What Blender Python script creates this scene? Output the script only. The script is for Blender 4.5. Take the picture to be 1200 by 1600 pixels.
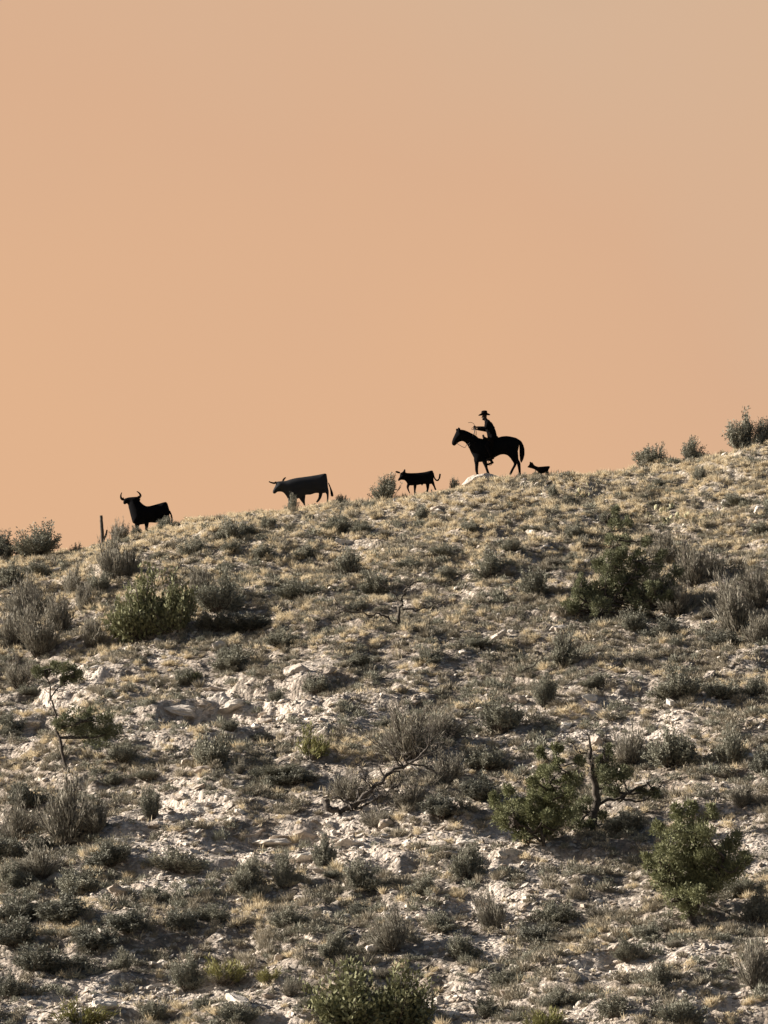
import bpy, math, random
import numpy as np
from mathutils import Vector, Matrix
from mathutils.geometry import delaunay_2d_cdt

for o in list(bpy.data.objects):
    bpy.data.objects.remove(o)
scn = bpy.context.scene
COL = scn.collection
R = math.radians

# ------------------------------------------------------------------ camera
PITCH = R(12.0)
HFOV = 2 * math.atan(14.25 / 153.4)
CAM = np.array([0.0, 0.0, 1.6])
cam_data = bpy.data.cameras.new('camera')
cam = bpy.data.objects.new('camera', cam_data)
COL.objects.link(cam)
cam.location = CAM
cam.rotation_euler = (math.pi / 2 + PITCH, 0, 0)
cam_data.sensor_fit = 'HORIZONTAL'
cam_data.angle_x = HFOV
cam_data.clip_start = 1.0
cam_data.clip_end = 20000
scn.camera = cam
scn.render.resolution_x = 768
scn.render.resolution_y = 1024

# ------------------------------------------------------------------ sky, sun, exposure
SUN_EL = R(23)
SUN_AZ = R(168)          # direction the light comes from, measured from +X (168: from the left, a little behind the ridge)
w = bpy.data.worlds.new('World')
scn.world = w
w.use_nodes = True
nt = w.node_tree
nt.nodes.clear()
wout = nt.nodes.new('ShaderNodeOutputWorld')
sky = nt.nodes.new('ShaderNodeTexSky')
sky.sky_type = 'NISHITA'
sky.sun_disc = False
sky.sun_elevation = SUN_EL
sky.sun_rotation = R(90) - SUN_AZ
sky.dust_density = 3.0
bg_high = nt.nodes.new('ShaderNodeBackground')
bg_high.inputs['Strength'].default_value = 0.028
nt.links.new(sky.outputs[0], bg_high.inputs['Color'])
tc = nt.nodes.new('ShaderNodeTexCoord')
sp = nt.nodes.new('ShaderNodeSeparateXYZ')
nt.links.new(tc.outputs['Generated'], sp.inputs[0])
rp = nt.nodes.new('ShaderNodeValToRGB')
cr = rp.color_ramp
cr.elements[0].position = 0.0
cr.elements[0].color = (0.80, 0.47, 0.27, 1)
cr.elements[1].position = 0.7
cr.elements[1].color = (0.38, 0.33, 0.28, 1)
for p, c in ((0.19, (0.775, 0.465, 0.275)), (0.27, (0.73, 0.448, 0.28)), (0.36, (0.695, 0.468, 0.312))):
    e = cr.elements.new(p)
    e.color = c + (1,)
# the haze is warmest low on the sunward side (left) and turns to a greyer beige higher up and to the right, a little uneven
def wmath(op, a, b):
    n = nt.nodes.new('ShaderNodeMath')
    n.operation = op
    for k, q in ((0, a), (1, b)):
        if isinstance(q, (int, float)):
            n.inputs[k].default_value = q
        else:
            nt.links.new(q, n.inputs[k])
    return n.outputs[0]


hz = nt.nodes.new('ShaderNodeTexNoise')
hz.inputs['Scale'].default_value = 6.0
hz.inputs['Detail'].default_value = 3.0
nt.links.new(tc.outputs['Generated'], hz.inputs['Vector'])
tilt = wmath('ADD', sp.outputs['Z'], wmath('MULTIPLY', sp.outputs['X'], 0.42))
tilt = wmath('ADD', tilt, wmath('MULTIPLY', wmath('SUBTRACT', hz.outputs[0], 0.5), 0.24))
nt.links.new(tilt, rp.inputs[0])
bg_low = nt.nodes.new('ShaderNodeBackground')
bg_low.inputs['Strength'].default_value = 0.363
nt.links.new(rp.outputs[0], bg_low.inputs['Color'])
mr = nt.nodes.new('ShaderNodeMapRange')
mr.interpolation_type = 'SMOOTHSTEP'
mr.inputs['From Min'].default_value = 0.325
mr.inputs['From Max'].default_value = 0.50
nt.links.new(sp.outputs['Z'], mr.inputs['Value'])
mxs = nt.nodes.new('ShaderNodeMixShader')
# away from the glowing side unseen sky is shaped bluer to cool shadow fill
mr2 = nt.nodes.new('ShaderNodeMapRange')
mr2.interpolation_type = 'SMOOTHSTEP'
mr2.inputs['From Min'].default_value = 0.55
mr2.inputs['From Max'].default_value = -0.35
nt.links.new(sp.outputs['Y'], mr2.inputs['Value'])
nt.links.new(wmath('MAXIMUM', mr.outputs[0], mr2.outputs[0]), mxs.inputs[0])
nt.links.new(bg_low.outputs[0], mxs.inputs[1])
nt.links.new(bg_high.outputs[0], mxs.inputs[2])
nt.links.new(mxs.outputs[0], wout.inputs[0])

sl = bpy.data.lights.new('sun', 'SUN')
sl.energy = 5.0
sl.angle = R(0.55)
sl.color = (1.0, 0.905, 0.785)
sun = bpy.data.objects.new('sun', sl)
COL.objects.link(sun)
sdir = Vector((math.cos(SUN_EL) * math.cos(SUN_AZ), math.cos(SUN_EL) * math.sin(SUN_AZ), math.sin(SUN_EL)))
sun.rotation_euler = sdir.to_track_quat('Z', 'Y').to_euler()
sun.location = (-60, 100, 80)

vs = scn.view_settings
vs.view_transform = 'Standard'
vs.look = 'None'
vs.exposure = 1.42
vs.gamma = 1.0
vs.use_curve_mapping = False

# ------------------------------------------------------------------ small maths
rng = np.random.default_rng(11)
_perm = np.random.default_rng(5).permutation(256)
_perm = np.concatenate([_perm, _perm])
_ga = np.random.default_rng(6).uniform(0, 2 * np.pi, 256)
_gx, _gy = np.cos(_ga), np.sin(_ga)


def noise(x, y):
    xi = np.floor(x).astype(np.int64)
    yi = np.floor(y).astype(np.int64)
    xf = x - xi
    yf = y - yi
    u = xf * xf * xf * (xf * (xf * 6 - 15) + 10)
    v = yf * yf * yf * (yf * (yf * 6 - 15) + 10)

    def g(i, j, fx, fy):
        h = _perm[(_perm[i & 255] + j) & 255]
        return _gx[h] * fx + _gy[h] * fy
    a = g(xi, yi, xf, yf)
    b = g(xi + 1, yi, xf - 1, yf)
    c = g(xi, yi + 1, xf, yf - 1)
    d = g(xi + 1, yi + 1, xf - 1, yf - 1)
    return 1.5 * ((a * (1 - u) + b * u) * (1 - v) + (c * (1 - u) + d * u) * v)


def sstep(a, b, x):
    t = np.clip((x - a) / (b - a), 0, 1)
    return t * t * (3 - 2 * t)


TH = math.tan(HFOV / 2) / 600.0
CP, SP = math.cos(PITCH), math.sin(PITCH)


def rayd(u, v):
    a = (np.asarray(u, float) - 600) * TH
    b = (800 - np.asarray(v, float)) * TH
    return a, CP - b * SP, SP + b * CP      # dx, dy, dz


def at_y(u, v, y):
    """world point seen at photo pixel (u, v) and standing at depth y"""
    a, b, c = rayd(u, v)
    t = y / b
    return float(a * t), float(y), float(CAM[2] + c * t)


def project(x, y, z):
    z = np.asarray(z) - CAM[2]
    f = y * CP + z * SP
    up = -y * SP + z * CP
    return 600 + np.asarray(x) / f / TH, 800 - up / f / TH


def mpp(y):
    return y / CP * TH * 1.0


# ------------------------------------------------------------------ terrain height
CREST = 150.0
WR = 4.0
SLOPE = math.tan(R(24))
_tan = SP / CP
_q = _tan / SLOPE
_d = WR * _q / math.sqrt(1 - _q * _q)
YSKY = CREST - _d                             # where the line of sight grazes the crest
DROP = SLOPE * (math.sqrt(_d * _d + WR * WR) - WR)
SKYLINE = [(-300, 905), (0, 868), (60, 862), (110, 860), (160, 846), (220, 827), (300, 814), (400, 799), (470, 792),
           (530, 782), (600, 776), (650, 768), (700, 764), (760, 753), (830, 744), (900, 740), (1000, 729),
           (1050, 721), (1100, 714), (1200, 702), (1500, 670)]
_sx, _sz = [], []
for (u, v) in SKYLINE:
    X, Y, Z = at_y(u, v + 4, YSKY)
    _sx.append(X)
    _sz.append(Z + DROP)
_sx = [-400, -120] + _sx + [120, 400]
_sz = [14, 22] + _sz + [40, 34]


def outcrop_mask(x, y):
    m = np.zeros_like(x)
    for (cx, cy, sx, sy, a) in OUTCROPS:
        m += a * np.exp(-((x - cx) / sx) ** 2 - ((y - cy) / sy) ** 2)
    return m


def H0(x, y):
    zr = np.interp(x, _sx, _sz)
    d = CREST - y
    front = SLOPE * (np.sqrt(d * d + WR * WR) - WR)
    back = 0.28 * (np.sqrt(d * d + WR * WR) - WR)
    s = np.where(d > 0, front, np.minimum(back, 9 + 0 * back))
    z = zr - s
    z = np.where(d < 0, np.maximum(z, 6 + 0.25 * z), z)
    # foot of the hill blends into the flat around the camera
    k = 3.0
    z = np.where(d > 0, k * np.log1p(np.exp(np.clip(z / k, -30, 30))) + np.where(z > 90, z - z, 0), z)
    return z


OUTCROPS = []


def HR(x, y):
    x = np.asarray(x, float)
    y = np.asarray(y, float)
    z = H0(x, y)
    rid = 0.35 + 0.65 * sstep(0.5, 7, CREST - y)
    far = sstep(60, 80, y)
    n = 0.42 * noise(x / 6.5 + 3, y / 8 + 1) * rid
    n = n + 0.30 * noise(x / 2.6 + 9, y / 3.0) * rid
    n = n + 0.14 * noise(x / 1.1, y / 1.3 + 7) * (0.5 + 0.5 * rid)
    n = n + 0.075 * noise(x / 0.5 + 31, y / 0.6)
    n = n + 0.045 * noise(x / 0.24, y / 0.28 + 3)
    z = z + n * (0.25 + 0.75 * far)
    # horizontal rock beds: short steps in the lower slope, stronger where the rock breaks out
    om = outcrop_mask(x, y)
    low = sstep(CREST - 6, CREST - 20, y) * sstep(0.0, 0.45, noise(x / 7 + 40, y / 6 + 3) + 0.18)
    amp = np.clip(0.25 * low + .8 * om, 0, 1.0) * far
    per = 1.25
    vv = (z + 0.5 * noise(x / 3.2 + 8, y / 3.2) + 0.15 * noise(x / .8, y / .8 + 4)) / per
    fr = vv - np.floor(vv)
    z = z + amp * per * (sstep(0.62, 0.95, fr) - fr) * 0.9
    return z


def ground_hit(u, v):
    a, b, c = rayd(u, v)
    t = np.arange(80, 165, 0.06)
    X, Y, Z = a * t, b * t, CAM[2] + c * t
    k = np.nonzero(Z < HR(X, Y))[0]
    if len(k) == 0:
        return None
    k = k[0]
    return float(X[k]), float(Y[k]), float(Z[k])


def Hs(x, y):
    return float(HR(np.array([x]), np.array([y]))[0])


def plain_hit(u, v):
    """hit on the undetailed slope, used to lay out rock beds"""
    a, b, c = rayd(u, v)
    t = np.arange(80, 165, 0.06)
    X, Y, Z = a * t, b * t, CAM[2] + c * t
    k = np.nonzero(Z < H0(X, Y))[0][0]
    return float(X[k]), float(Y[k])


for (u, v, su, sv, a) in ((330, 1105, 130, 45, 0.9), (60, 1120, 60, 40, 0.7), (420, 1310, 190, 28, 0.8),
                          (620, 1335, 160, 26, 0.7), (260, 1270, 90, 30, 0.6), (790, 1310, 70, 30, 0.6),
                          (960, 1490, 160, 30, 0.3), (150, 1570, 140, 30, 0.5), (480, 1060, 120, 25, 0.35)):
    X, Y = plain_hit(u, v)
    X2, Y2 = plain_hit(u, v - sv)
    OUTCROPS.append((X, Y, su * mpp(Y), max(abs(Y2 - Y), 0.8), a))

# pale rubble patches (where bare limestone shows): used for colour and for the amount of stones
PALE = []
for (u, v, su, sv, a) in ((420, 1300, 200, 30, 1), (620, 1325, 150, 28, 1), (60, 1115, 60, 40, .9), (330, 1100, 120, 45, .8),
                          (270, 1260, 80, 30, .9), (800, 1320, 70, 40, .9), (80, 1585, 120, 30, .9), (230, 1545, 90, 25, .9),
                          (440, 1560, 60, 30, .9), (980, 1500, 150, 24, .6), (1130, 1575, 90, 24, .55), (250, 1375, 110, 25, .8),
                          (980, 1130, 110, 35, .6), (1180, 1330, 60, 40, .6), (500, 1100, 110, 40, .6), (700, 1560, 90, 40, .5),
                          (900, 1590, 130, 24, .5), (150, 1040, 120, 25, .6), (850, 1130, 100, 40, .5), (760, 1430, 120, 40, .6)):
    X, Y = plain_hit(u, v)
    X2, Y2 = plain_hit(u, v - sv)
    PALE.append((X, Y, su * mpp(Y), max(abs(Y2 - Y), 0.8), a))


def pale_mask(x, y):
    m = np.zeros_like(x)
    for (cx, cy, sx, sy, a) in PALE:
        m += a * np.exp(-((x - cx) / sx) ** 2 - ((y - cy) / sy) ** 2)
    n = noise(x / 2.2 + 3, y / 1.7 + 8) + 0.6 * noise(x / 0.75, y / 0.65)
    base = 0.13 * sstep(CREST - 5, CREST - 45, y)
    return np.clip((m * 1.3 + base) * (1 + 0.9 * n) + 0.22 * n, 0, 1)


# ------------------------------------------------------------------ materials
def new_mat(name, rough=0.9):
    m = bpy.data.materials.new(name)
    m.use_nodes = True
    b = m.node_tree.nodes['Principled BSDF']
    b.inputs['Roughness'].default_value = rough
    b.inputs['Specular IOR Level'].default_value = 0.2
    return m, m.node_tree, b


def mixc(nt, fac, a, b, typ='MIX'):
    n = nt.nodes.new('ShaderNodeMix')
    n.data_type = 'RGBA'
    n.blend_type = typ
    for k, s in ((0, fac), (6, a), (7, b)):
        if isinstance(s, (int, float)):
            n.inputs[k].default_value = s
        elif isinstance(s, tuple):
            n.inputs[k].default_value = s + (1,) if len(s) == 3 else s
        else:
            nt.links.new(s, n.inputs[k])
    return n.outputs[2]


def tnoise(nt, vec, scale, detail=3, rough=0.6):
    n = nt.nodes.new('ShaderNodeTexNoise')
    n.inputs['Scale'].default_value = scale
    n.inputs['Detail'].default_value = detail
    n.inputs['Roughness'].default_value = rough
    if vec is not None:
        nt.links.new(vec, n.inputs['Vector'])
    return n.outputs[0]


def maprange(nt, val, a, b, c=0.0, d=1.0):
    n = nt.nodes.new('ShaderNodeMapRange')
    n.interpolation_type = 'SMOOTHSTEP'
    for i, q in enumerate((a, b, c, d)):
        n.inputs[i + 1].default_value = q
    nt.links.new(val, n.inputs[0])
    return n.outputs[0]


def ground_mat():
    m, nt, b = new_mat('dry_ground', 0.95)
    geo = nt.nodes.new('ShaderNodeNewGeometry')
    pos = geo.outputs['Position']
    at = nt.nodes.new('ShaderNodeAttribute')
    at.attribute_name = 'pale'
    n1 = tnoise(nt, pos, 0.9, 4)
    n2 = tnoise(nt, pos, 4.5, 4, 0.7)
    n3 = tnoise(nt, pos, 14.0, 3, 0.7)
    c = mixc(nt, maprange(nt, n1, .35, .65), (0.185, 0.152, 0.124), (0.27, 0.22, 0.18))
    c = mixc(nt, maprange(nt, n2, .42, .68), c, (0.09, 0.08, 0.067))
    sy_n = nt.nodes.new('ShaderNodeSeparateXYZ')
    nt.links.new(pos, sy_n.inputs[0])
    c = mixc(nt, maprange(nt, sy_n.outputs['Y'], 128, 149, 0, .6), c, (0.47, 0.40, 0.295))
    pale = mixc(nt, maprange(nt, n2, .3, .7), (0.63, 0.565, 0.505), (0.46, 0.39, 0.335))
    c = mixc(nt, at.outputs['Fac'], c, pale)
    vor = nt.nodes.new('ShaderNodeTexVoronoi')
    vor.inputs['Scale'].default_value = 9.0
    nt.links.new(pos, vor.inputs['Vector'])
    hsv = nt.nodes.new('ShaderNodeSeparateColor')
    nt.links.new(vor.outputs['Color'], hsv.inputs[0])
    c = mixc(nt, maprange(nt, hsv.outputs[0], .72, .8, 0, .7), c, (0.60, 0.54, 0.47))
    c = mixc(nt, maprange(nt, hsv.outputs[1], .75, .82, 0, .55), c, (0.13, 0.115, 0.095))
    c = mixc(nt, maprange(nt, n3, .35, .7, 0, .45), c, (0.22, 0.185, 0.145))
    nt.links.new(c, b.inputs['Base Color'])
    bp = nt.nodes.new('ShaderNodeBump')
    bp.inputs['Strength'].default_value = 1.0
    bp.inputs['Distance'].default_value = 0.06
    nt.links.new(n3, bp.inputs['Height'])
    bp2 = nt.nodes.new('ShaderNodeBump')
    bp2.inputs['Strength'].default_value = 0.9
    bp2.inputs['Distance'].default_value = 0.05
    nt.links.new(vor.outputs['Distance'], bp2.inputs['Height'])
    bp2.invert = True
    nt.links.new(bp.outputs[0], bp2.inputs['Normal'])
    nt.links.new(bp2.outputs[0], b.inputs['Normal'])
    return m


def stone_mat(name='limestone', attr=True):
    m, nt, b = new_mat(name, 0.9)
    geo = nt.nodes.new('ShaderNodeNewGeometry')
    pos = geo.outputs['Position']
    if attr:
        at = nt.nodes.new('ShaderNodeAttribute')
        at.attribute_name = 'tint'
        c = at.outputs['Color']
    else:
        oi = nt.nodes.new('ShaderNodeObjectInfo')
        c = mixc(nt, maprange(nt, oi.outputs['Random'], .05, .9), (0.64, 0.59, 0.525), (0.42, 0.36, 0.305))
    n = tnoise(nt, pos, 7.0, 5, 0.7)
    c = mixc(nt, maprange(nt, n, .45, .75, 0, .6), c, (0.24, 0.195, 0.16))
    nt.links.new(c, b.inputs['Base Color'])
    bp = nt.nodes.new('ShaderNodeBump')
    bp.inputs['Strength'].default_value = 0.7
    bp.inputs['Distance'].default_value = 0.05
    nt.links.new(tnoise(nt, pos, 16.0, 4, 0.7), bp.inputs['Height'])
    nt.links.new(bp.outputs[0], b.inputs['Normal'])
    return m


def leaf_mat(name, c1, c2, c3, trans=0.15):
    """c1..c2 vary from plant to plant, c3 is mixed in from clump to clump"""
    m, nt, b = new_mat(name, 0.75)
    oi = nt.nodes.new('ShaderNodeObjectInfo')
    geo = nt.nodes.new('ShaderNodeNewGeometry')
    c = mixc(nt, oi.outputs['Random'], c1, c2)
    n = tnoise(nt, geo.outputs['Position'], 5.0, 3, 0.65)
    c = mixc(nt, maprange(nt, n, .4, .7), c, c3)
    rnd = geo.outputs['Random Per Island']
    c = mixc(nt, maprange(nt, rnd, 0, 1, 0, .5), c, tuple(x * 1.5 for x in c2))
    nt.links.new(c, b.inputs['Base Color'])
    tr = nt.nodes.new('ShaderNodeBsdfTranslucent')
    nt.links.new(c, tr.inputs['Color'])
    ms = nt.nodes.new('ShaderNodeMixShader')
    ms.inputs[0].default_value = trans
    nt.links.new(b.outputs[0], ms.inputs[1])
    nt.links.new(tr.outputs[0], ms.inputs[2])
    nt.links.new(ms.outputs[0], nt.nodes['Material Output'].inputs[0])
    return m


def plain_mat(name, c, rough=0.8, c2=None, scale=8.0, metal=0.0):
    m, nt, b = new_mat(name, rough)
    if c2 is None:
        c2 = tuple(x * 0.6 for x in c)
    geo = nt.nodes.new('ShaderNodeNewGeometry')
    n = tnoise(nt, geo.outputs['Position'], scale, 4, 0.65)
    nt.links.new(mixc(nt, maprange(nt, n, .35, .65), c, c2), b.inputs['Base Color'])
    b.inputs['Metallic'].default_value = metal
    return m


M_GROUND = ground_mat()
M_STONE = stone_mat('limestone_gravel', True)
M_ROCK = stone_mat('limestone_rock', False)
M_SAGE = leaf_mat('sage_leaf', (0.18, 0.18, 0.142), (0.24, 0.235, 0.188), (0.14, 0.14, 0.112))
M_GREYTWIG = leaf_mat('grey_twig', (0.195, 0.182, 0.148), (0.25, 0.232, 0.19), (0.15, 0.14, 0.112), 0.15)
M_SHADESAGE = leaf_mat('shade_grey_leaf', (0.135, 0.137, 0.112), (0.17, 0.168, 0.14), (0.11, 0.112, 0.092))  # grey of shadows put into this leaf colour
M_GREEN = leaf_mat('olive_leaf', (0.155, 0.16, 0.085), (0.19, 0.19, 0.105), (0.125, 0.13, 0.075))
M_YELLOW = leaf_mat('yellow_green_leaf', (0.17, 0.17, 0.06), (0.22, 0.205, 0.085), (0.12, 0.125, 0.05))
M_JUNIPER = leaf_mat('juniper_leaf', (0.15, 0.158, 0.082), (0.18, 0.185, 0.10), (0.115, 0.124, 0.07), 0.15)
M_DEEP = leaf_mat('deep_green_leaf', (0.13, 0.138, 0.08), (0.16, 0.166, 0.098), (0.105, 0.114, 0.068))
M_STRAW = leaf_mat('straw_blade', (0.50, 0.425, 0.295), (0.58, 0.50, 0.355), (0.42, 0.355, 0.255), 0.32)
M_GREYGRASS = leaf_mat('faded_blade', (0.25, 0.222, 0.17), (0.31, 0.275, 0.215), (0.165, 0.15, 0.116), 0.12)
M_SCRUB = leaf_mat('low_scrub', (0.18, 0.17, 0.135), (0.225, 0.21, 0.168), (0.13, 0.124, 0.098), 0.12)
M_BARK = plain_mat('grey_bark', (0.095, 0.08, 0.066), 0.9, (0.045, 0.038, 0.032), 12)
M_DEAD = plain_mat('weathered_wood', (0.13, 0.113, 0.098), 0.9, (0.036, 0.031, 0.028), 9)
M_TWIG = plain_mat('shrub_stem', (0.13, 0.11, 0.09), 0.9)
M_BLACK = plain_mat('black_hide', (0.0045, 0.0045, 0.0055), 0.9, (0.0035, 0.0035, 0.0042), 5)
M_CHARCOAL = plain_mat('charcoal_hide', (0.024, 0.025, 0.028), 0.9, (0.021, 0.022, 0.024), 3)
M_HORN = plain_mat('dark_horn', (0.009, 0.007, 0.006), 0.7)
M_CLOTH = plain_mat('dark_cloth', (0.006, 0.0052, 0.0062), 0.95)
M_HAT = plain_mat('dark_felt', (0.010, 0.008, 0.008), 0.95)
M_SKIN = plain_mat('shaded_skin', (0.024, 0.016, 0.013), 0.8)
M_LEATHER = plain_mat('dark_leather', (0.007, 0.005, 0.0045), 0.7)
M_ROPE = plain_mat('rope', (0.10, 0.075, 0.06), 0.9)
M_REIN = plain_mat('glint_strap', (0.20, 0.20, 0.21), 0.6)  # glint on the straps put into their base colour
M_CACTUS = plain_mat('cactus_pad', (0.40, 0.38, 0.25), 0.8, (0.28, 0.27, 0.17), 6)

for m_ in (M_BLACK, M_CHARCOAL, M_CLOTH, M_HAT, M_LEATHER, M_HORN):
    m_.node_tree.nodes['Principled BSDF'].inputs['Specular IOR Level'].default_value = 0.02

# ------------------------------------------------------------------ object helpers
def np_mesh(name, V, F, mat, smooth=False, attrs=None):
    """V (n,3); F (m,k) of one k, or list of polygons"""
    me = bpy.data.meshes.new(name)
    if isinstance(F, np.ndarray):
        n, k = F.shape
        me.vertices.add(len(V))
        me.vertices.foreach_set('co', np.asarray(V, np.float32).ravel())
        me.loops.add(n * k)
        me.loops.foreach_set('vertex_index', F.astype(np.int32).ravel())
        me.polygons.add(n)
        me.polygons.foreach_set('loop_start', np.arange(0, n * k, k, dtype=np.int32))
        me.polygons.foreach_set('loop_total', np.full(n, k, dtype=np.int32))
        me.update(calc_edges=True)
    else:
        me.from_pydata([tuple(v) for v in V], [], F)
    me.polygons.foreach_set('use_smooth', np.full(len(me.polygons), smooth))
    if attrs:
        for an, (typ, dom, dat) in attrs.items():
            a = me.attributes.new(an, typ, dom)
            a.data.foreach_set('color' if typ == 'FLOAT_COLOR' else 'value', np.asarray(dat, np.float32).ravel())
    me.materials.append(mat)
    me.update()
    return me


def link(name, me, parent=None, loc=(0, 0, 0), **props):
    o = bpy.data.objects.new(name, me)
    COL.objects.link(o)
    o.location = loc
    if parent:
        o.parent = parent
    for k, v in props.items():
        if v is not None:
            o[k] = v
    return o


def empty(name, loc, label=None, category=None, group=None):
    o = link(name, None, None, loc, label=label, category=category, group=group)
    o.empty_display_size = 0.2
    return o


def tubes(paths, sides=4):
    """paths: list of (pts (n,3), radii (n,)) -> V, F(quads)"""
    VV, FF, off = [], [], 0
    ang = np.linspace(0, 2 * np.pi, sides, endpoint=False)
    ca, sa = np.cos(ang), np.sin(ang)
    for pts, rad in paths:
        pts = np.asarray(pts, float)
        rad = np.asarray(rad, float)
        n = len(pts)
        d = np.gradient(pts, axis=0)
        d /= np.linalg.norm(d, axis=1, keepdims=True) + 1e-9
        ref = np.where(np.abs(d[:, 2:3]) > 0.9, np.array([[1., 0, 0]]), np.array([[0, 0, 1.]]))
        s = np.cross(d, ref)
        s /= np.linalg.norm(s, axis=1, keepdims=True) + 1e-9
        t = np.cross(s, d)
        V = pts[:, None] + rad[:, None, None] * (s[:, None] * ca[None, :, None] + t[:, None] * sa[None, :, None])
        VV.append(V.reshape(-1, 3))
        i = np.arange(n - 1)[:, None] * sides
        j = np.arange(sides)[None]
        jn = (j + 1) % sides
        FF.append((np.stack([i + j, i + jn, i + sides + jn, i + sides + j], -1) + off).reshape(-1, 4))
        cap = []
        if sides == 4:
            cap = [[off + 3, off + 2, off + 1, off], [off + (n - 1) * 4 + q for q in range(4)]]
            FF.append(np.array(cap))
        off += n * sides
    return np.concatenate(VV), np.concatenate(FF)


def leaves(P, D, L, W, r):
    """rhombic leaves at P along D"""
    n = len(P)
    D = D / (np.linalg.norm(D, axis=1, keepdims=True) + 1e-9)
    q = r.normal(size=(n, 3))
    s = np.cross(D, q)
    s /= np.linalg.norm(s, axis=1, keepdims=True) + 1e-9
    L = np.broadcast_to(L, (n,))[:, None]
    W = np.broadcast_to(W, (n,))[:, None]
    m = P + D * L * 0.55
    V = np.stack([P, m + s * W / 2, P + D * L, m - s * W / 2], 1).reshape(-1, 3)
    F = np.arange(4 * n).reshape(n, 4)
    return V, F


def merge(parts):
    VV, FF, off = [], [], 0
    for V, F in parts:
        VV.append(V)
        FF.append(F + off)
        off += len(V)
    return np.concatenate(VV), np.concatenate(FF)


# ------------------------------------------------------------------ the hillside
def axis(lo, hi, step, far_lo, far_hi):
    mid = np.arange(lo, hi + 1e-6, step)
    a, s = [], step
    p = lo
    while p > far_lo:
        s *= 1.22
        p -= s
        a.append(max(p, far_lo))
    b, s = [], step
    p = mid[-1]
    while p < far_hi:
        s *= 1.22
        p += s
        b.append(min(p, far_hi))
    return np.concatenate([np.array(a[::-1]), mid, np.array(b)])


gx = axis(-19, 19, 0.072, -4000, 4000)
gy = axis(86, 153, 0.108, -4000, 4000)
GX, GY = np.meshgrid(gx, gy)
GZ = HR(GX.ravel(), GY.ravel())
nx, ny = len(gx), len(gy)
ii = (np.arange(ny - 1)[:, None] * nx + np.arange(nx - 1)[None]).ravel()
F = np.stack([ii, ii + 1, ii + nx + 1, ii + nx], 1)
me = np_mesh('hillside', np.stack([GX.ravel(), GY.ravel(), GZ], 1), F, M_GROUND, True,
             {'pale': ('FLOAT', 'POINT', pale_mask(GX.ravel(), GY.ravel()))})
link('hillside', me, kind='structure')

# ------------------------------------------------------------------ landmarks for labels
LM = [('the horned bull', 230, 790), ('the short wooden post', 160, 825), ('the horned cow', 470, 770), ('the calf', 655, 750),
      ('the horse', 765, 705), ('the dog', 842, 732), ('the wide olive bush below the bull', 235, 935),
      ('the standing dead snag', 622, 950), ('the dark upright juniper', 955, 900), ('the prickly pear patch', 1065, 802),
      ('the thin flat-topped juniper', 95, 1110), ('the eroded rock bank', 330, 1095), ('the fallen dead trunk', 585, 1235),
      ('the bare-limbed juniper', 915, 1230), ('the round juniper', 1085, 1360), ('the yellow-green bush', 485, 1155),
      ('the large green bush at the bottom', 580, 1560), ('the white stone ledge', 430, 1305),
      ('the skyline shrubs at right', 1110, 700), ('the wispy grey bush at left', 105, 1265),
      ('the grey bush above the fallen trunk', 640, 1140), ('the tall grey shrub at right', 1150, 940)]
_ord = {}
ORD = ['closest', 'second closest', 'third closest', 'fourth closest', 'fifth closest', 'sixth closest', 'seventh closest',
       'eighth closest', 'ninth closest', 'tenth closest', 'eleventh closest', 'twelfth closest', 'thirteenth closest', 'fourteenth closest', 'fifteenth closest'] + [w_ + ' closest' for w_ in ('sixteenth', 'seventeenth', 'eighteenth', 'nineteenth', 'twentieth')]


def auto_labels(items):
    """items: list of (u, v, look). Returns one label each: look, nth closest, side, landmark."""
    rec = []
    for i, (u, v, look) in enumerate(items):
        best = min(LM, key=lambda L: (L[1] - u) ** 2 + ((L[2] - v) * 1.3) ** 2)
        dx, dy = u - best[1], (v - best[2]) * 1.3
        side = ('right of' if dx > 0 else 'left of') if abs(dx) > abs(dy) else ('below' if dy > 0 else 'above')
        rec.append((look, side, best[0], math.hypot(dx, dy), i))
    out = [None] * len(items)
    groups = {}
    for r_ in rec:
        groups.setdefault(r_[:3], []).append(r_)
    for k, g in groups.items():
        g.sort(key=lambda q: q[3])
        for n, q in enumerate(g):
            out[q[4]] = f"{k[0]}, {ORD[min(n, 19)]} {k[1]} {k[2]}"
    return out


# ------------------------------------------------------------------ stones
def ico():
    t = (1 + 5 ** .5) / 2
    v = np.array([[-1, t, 0], [1, t, 0], [-1, -t, 0], [1, -t, 0], [0, -1, t], [0, 1, t], [0, -1, -t], [0, 1, -t],
                  [t, 0, -1], [t, 0, 1], [-t, 0, -1], [-t, 0, 1]], float)
    v /= np.linalg.norm(v[0])
    f = np.array([[0, 11, 5], [0, 5, 1], [0, 1, 7], [0, 7, 10], [0, 10, 11], [1, 5, 9], [5, 11, 4], [11, 10, 2], [10, 7, 6],
                  [7, 1, 8], [3, 9, 4], [3, 4, 2], [3, 2, 6], [3, 6, 8], [3, 8, 9], [4, 9, 5], [2, 4, 11], [6, 2, 10],
                  [8, 6, 7], [9, 8, 1]])
    return v, f


ICO_V, ICO_F = ico()


def subdiv(v, f):
    v = [tuple(q) for q in v]
    cache = {}

    def mid(a, b):
        k = (min(a, b), max(a, b))
        if k not in cache:
            m = np.array(v[a]) + np.array(v[b])
            v.append(tuple(m / np.linalg.norm(m)))
            cache[k] = len(v) - 1
        return cache[k]
    nf = []
    for a, b, c in f:
        x, y, z = mid(a, b), mid(b, c), mid(c, a)
        nf += [[a, x, z], [b, y, x], [c, z, y], [x, y, z]]
    return np.array(v), np.array(nf)


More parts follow.
